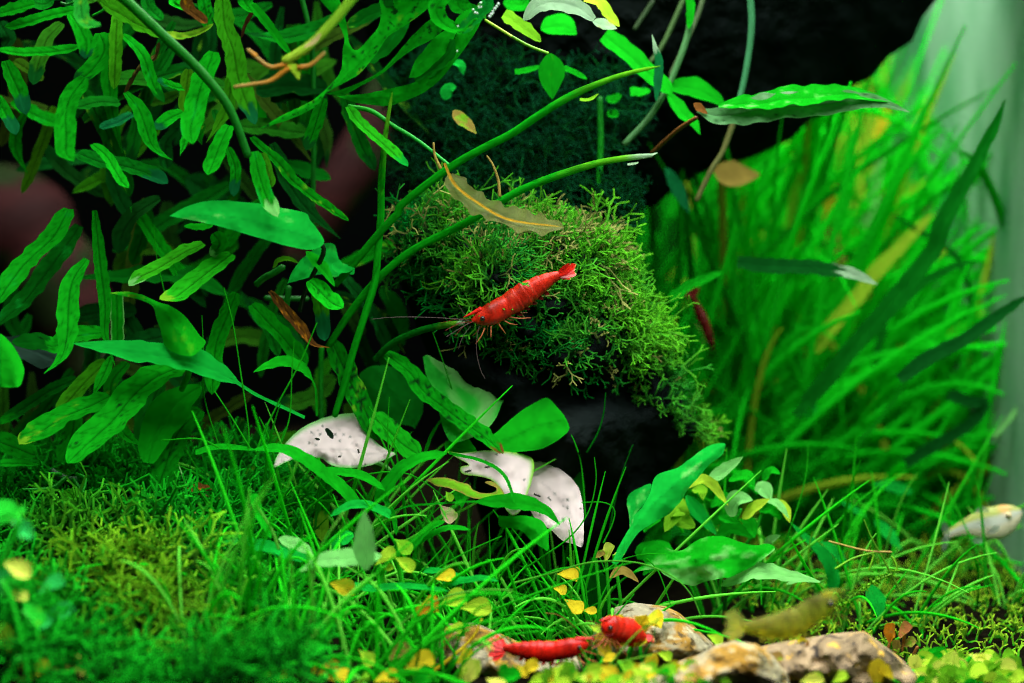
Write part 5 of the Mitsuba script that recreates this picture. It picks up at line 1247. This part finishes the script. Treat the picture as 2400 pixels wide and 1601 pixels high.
def fish():
    t = thing('fish', 'small silvery fish swimming to the right at the right edge', 'fish')
    y = 5.0
    n = 40
    c = path3('23', "1662,445 1600,465 1500,500 1400,525 1300,545 1220,575 1165,605", y, y + 0.8, n)
    tan = unit(np.gradient(c, axis=0))
    s = unit(np.cross(tan, [0, 0.0, 1.0]))
    up = np.cross(s, tan)
    if up[:, 2].mean() < 0:
        s, up = -s, -up
    u = np.linspace(0, 1, n)
    k = px_size('23', y)
    ht = np.interp(u, [0, 0.05, 0.2, 0.38, 0.55, 0.75, 0.92, 1], [14, 110, 200, 236, 190, 100, 60, 52]) / 2 * k
    ht = np.convolve(np.pad(ht, 2, mode='edge'), np.ones(5) / 5, 'valid')
    off = np.interp(u, [0, 0.3, 0.6, 1], [0, -18, -5, 0]) * k
    m = 20
    ang = np.linspace(0, 2 * np.pi, m, endpoint=False)
    v = (c + up * off[:, None])[:, None] + (np.cos(ang)[None, :, None] * s[:, None] * 0.42 + np.sin(ang)[None, :, None] * up[:, None]) * ht[:, None, None]
    hi = np.sin(ang)[None] + 0 * u[:, None]
    C = np.where(hi[..., None] > 0.55, np.array([0.34, 0.40, 0.10]), np.where(hi[..., None] > -0.1, np.array([0.50, 0.55, 0.45]), np.array([0.62, 0.58, 0.38])))
    C = C * (0.85 + 0.3 * meshkit.fbm(v.reshape(-1, 3) * 700, 2).reshape(n, m))[..., None]
    stripe = np.exp(-((hi - 0.15) / 0.12) ** 2)[..., None] * np.clip((u - 0.35) * 4, 0, 1)[:, None, None]
    C = C * (1 - 0.5 * stripe) + np.array([0.22, 0.26, 0.22]) * 0.5 * stripe
    or_ = (np.exp(-((u - 0.18) / 0.06) ** 2)[:, None] * np.exp(-((hi - 0.8) / 0.35) ** 2))[..., None]
    C = C * (1 - or_) + np.array([0.75, 0.36, 0.10]) * or_
    put('body', v.reshape(-1, 3), grid_faces(n, m, True), C.reshape(-1, 3), 'shell', t)
    for sg in (1, -1):
        p = c[6] + s[6] * sg * ht[6] * 0.40 + up[6] * (ht[6] * 0.18 + off[6])
        for r, mt, key in ((22 * k, None, 'eye'), (13 * k, 'eye_black', 'pupil')):
            mm = trimesh.creation.icosphere(2, r)
            vv = np.array(mm.vertices) * 1.0
            vv = vv + p + (s[6] * sg * 12 * k if key == 'pupil' else 0)
            if mt:
                kk = numbered(t + '__eye__pupil' if False else t + '__pupil')
                scene[kk] = mikit.ply((vv, np.array(mm.faces)), mt, smooth=True)
            else:
                put('eye', vv, np.array(mm.faces), np.array([0.7, 0.6, 0.3]), 'shell', t)
    fin = np.array([0.42, 0.52, 0.45])
    for q, w, key in (("1180,600 1165,560 1145,505", 46, 'tail_fin'), ("1180,600 1160,650 1150,710", 46, 'tail_fin'), ("1420,620 1370,635 1310,620", 44, 'anal_fin'), ("1450,440 1400,430 1350,455", 40, 'back_fin'), ("1520,540 1470,570 1430,580", 40, 'side_fin')):
        leaf(t, '23', q, w, y + 0.5 if 'tail' in key else y - (0.25 if key == 'side_fin' else 0), None, kind='lance', col=fin, vein=0.2, wave=0.02, up=0.0, name=key, bsdf='film')
fish()

# air bubbles on the curled leaf at the top
scene['bubble_mat'] = {'type': 'principled', 'base_color': {'type': 'rgb', 'value': [0.7, 0.85, 0.75]}, 'roughness': 0.08, 'specular': 0.9}
bt = [(1558, 20, 9), (1545, 50, 8), (1560, 48, 7), (1505, 68, 8), (1520, 88, 8), (1535, 92, 6), (1620, 115, 10), (1632, 100, 11), (1640, 78, 8), (1655, 62, 11), (1668, 45, 10), (1680, 28, 10), (1645, 90, 7), (1400, 182, 6), (1395, 355, 6)]
for x, y_, r in bt:
    m = trimesh.creation.icosphere(2, r * px_size('01', 0))
    k = thing('air_bubble', 'tiny air bubble clinging to the curled fern leaf at the top', 'bubble', 'air bubbles on the curled leaf')
    scene[k] = mikit.ply((np.array(m.vertices) + world(600 + x / (1775 / 600.), y_ / (1775 / 600.), -1.2), np.array(m.faces)), 'bubble_mat', smooth=True)
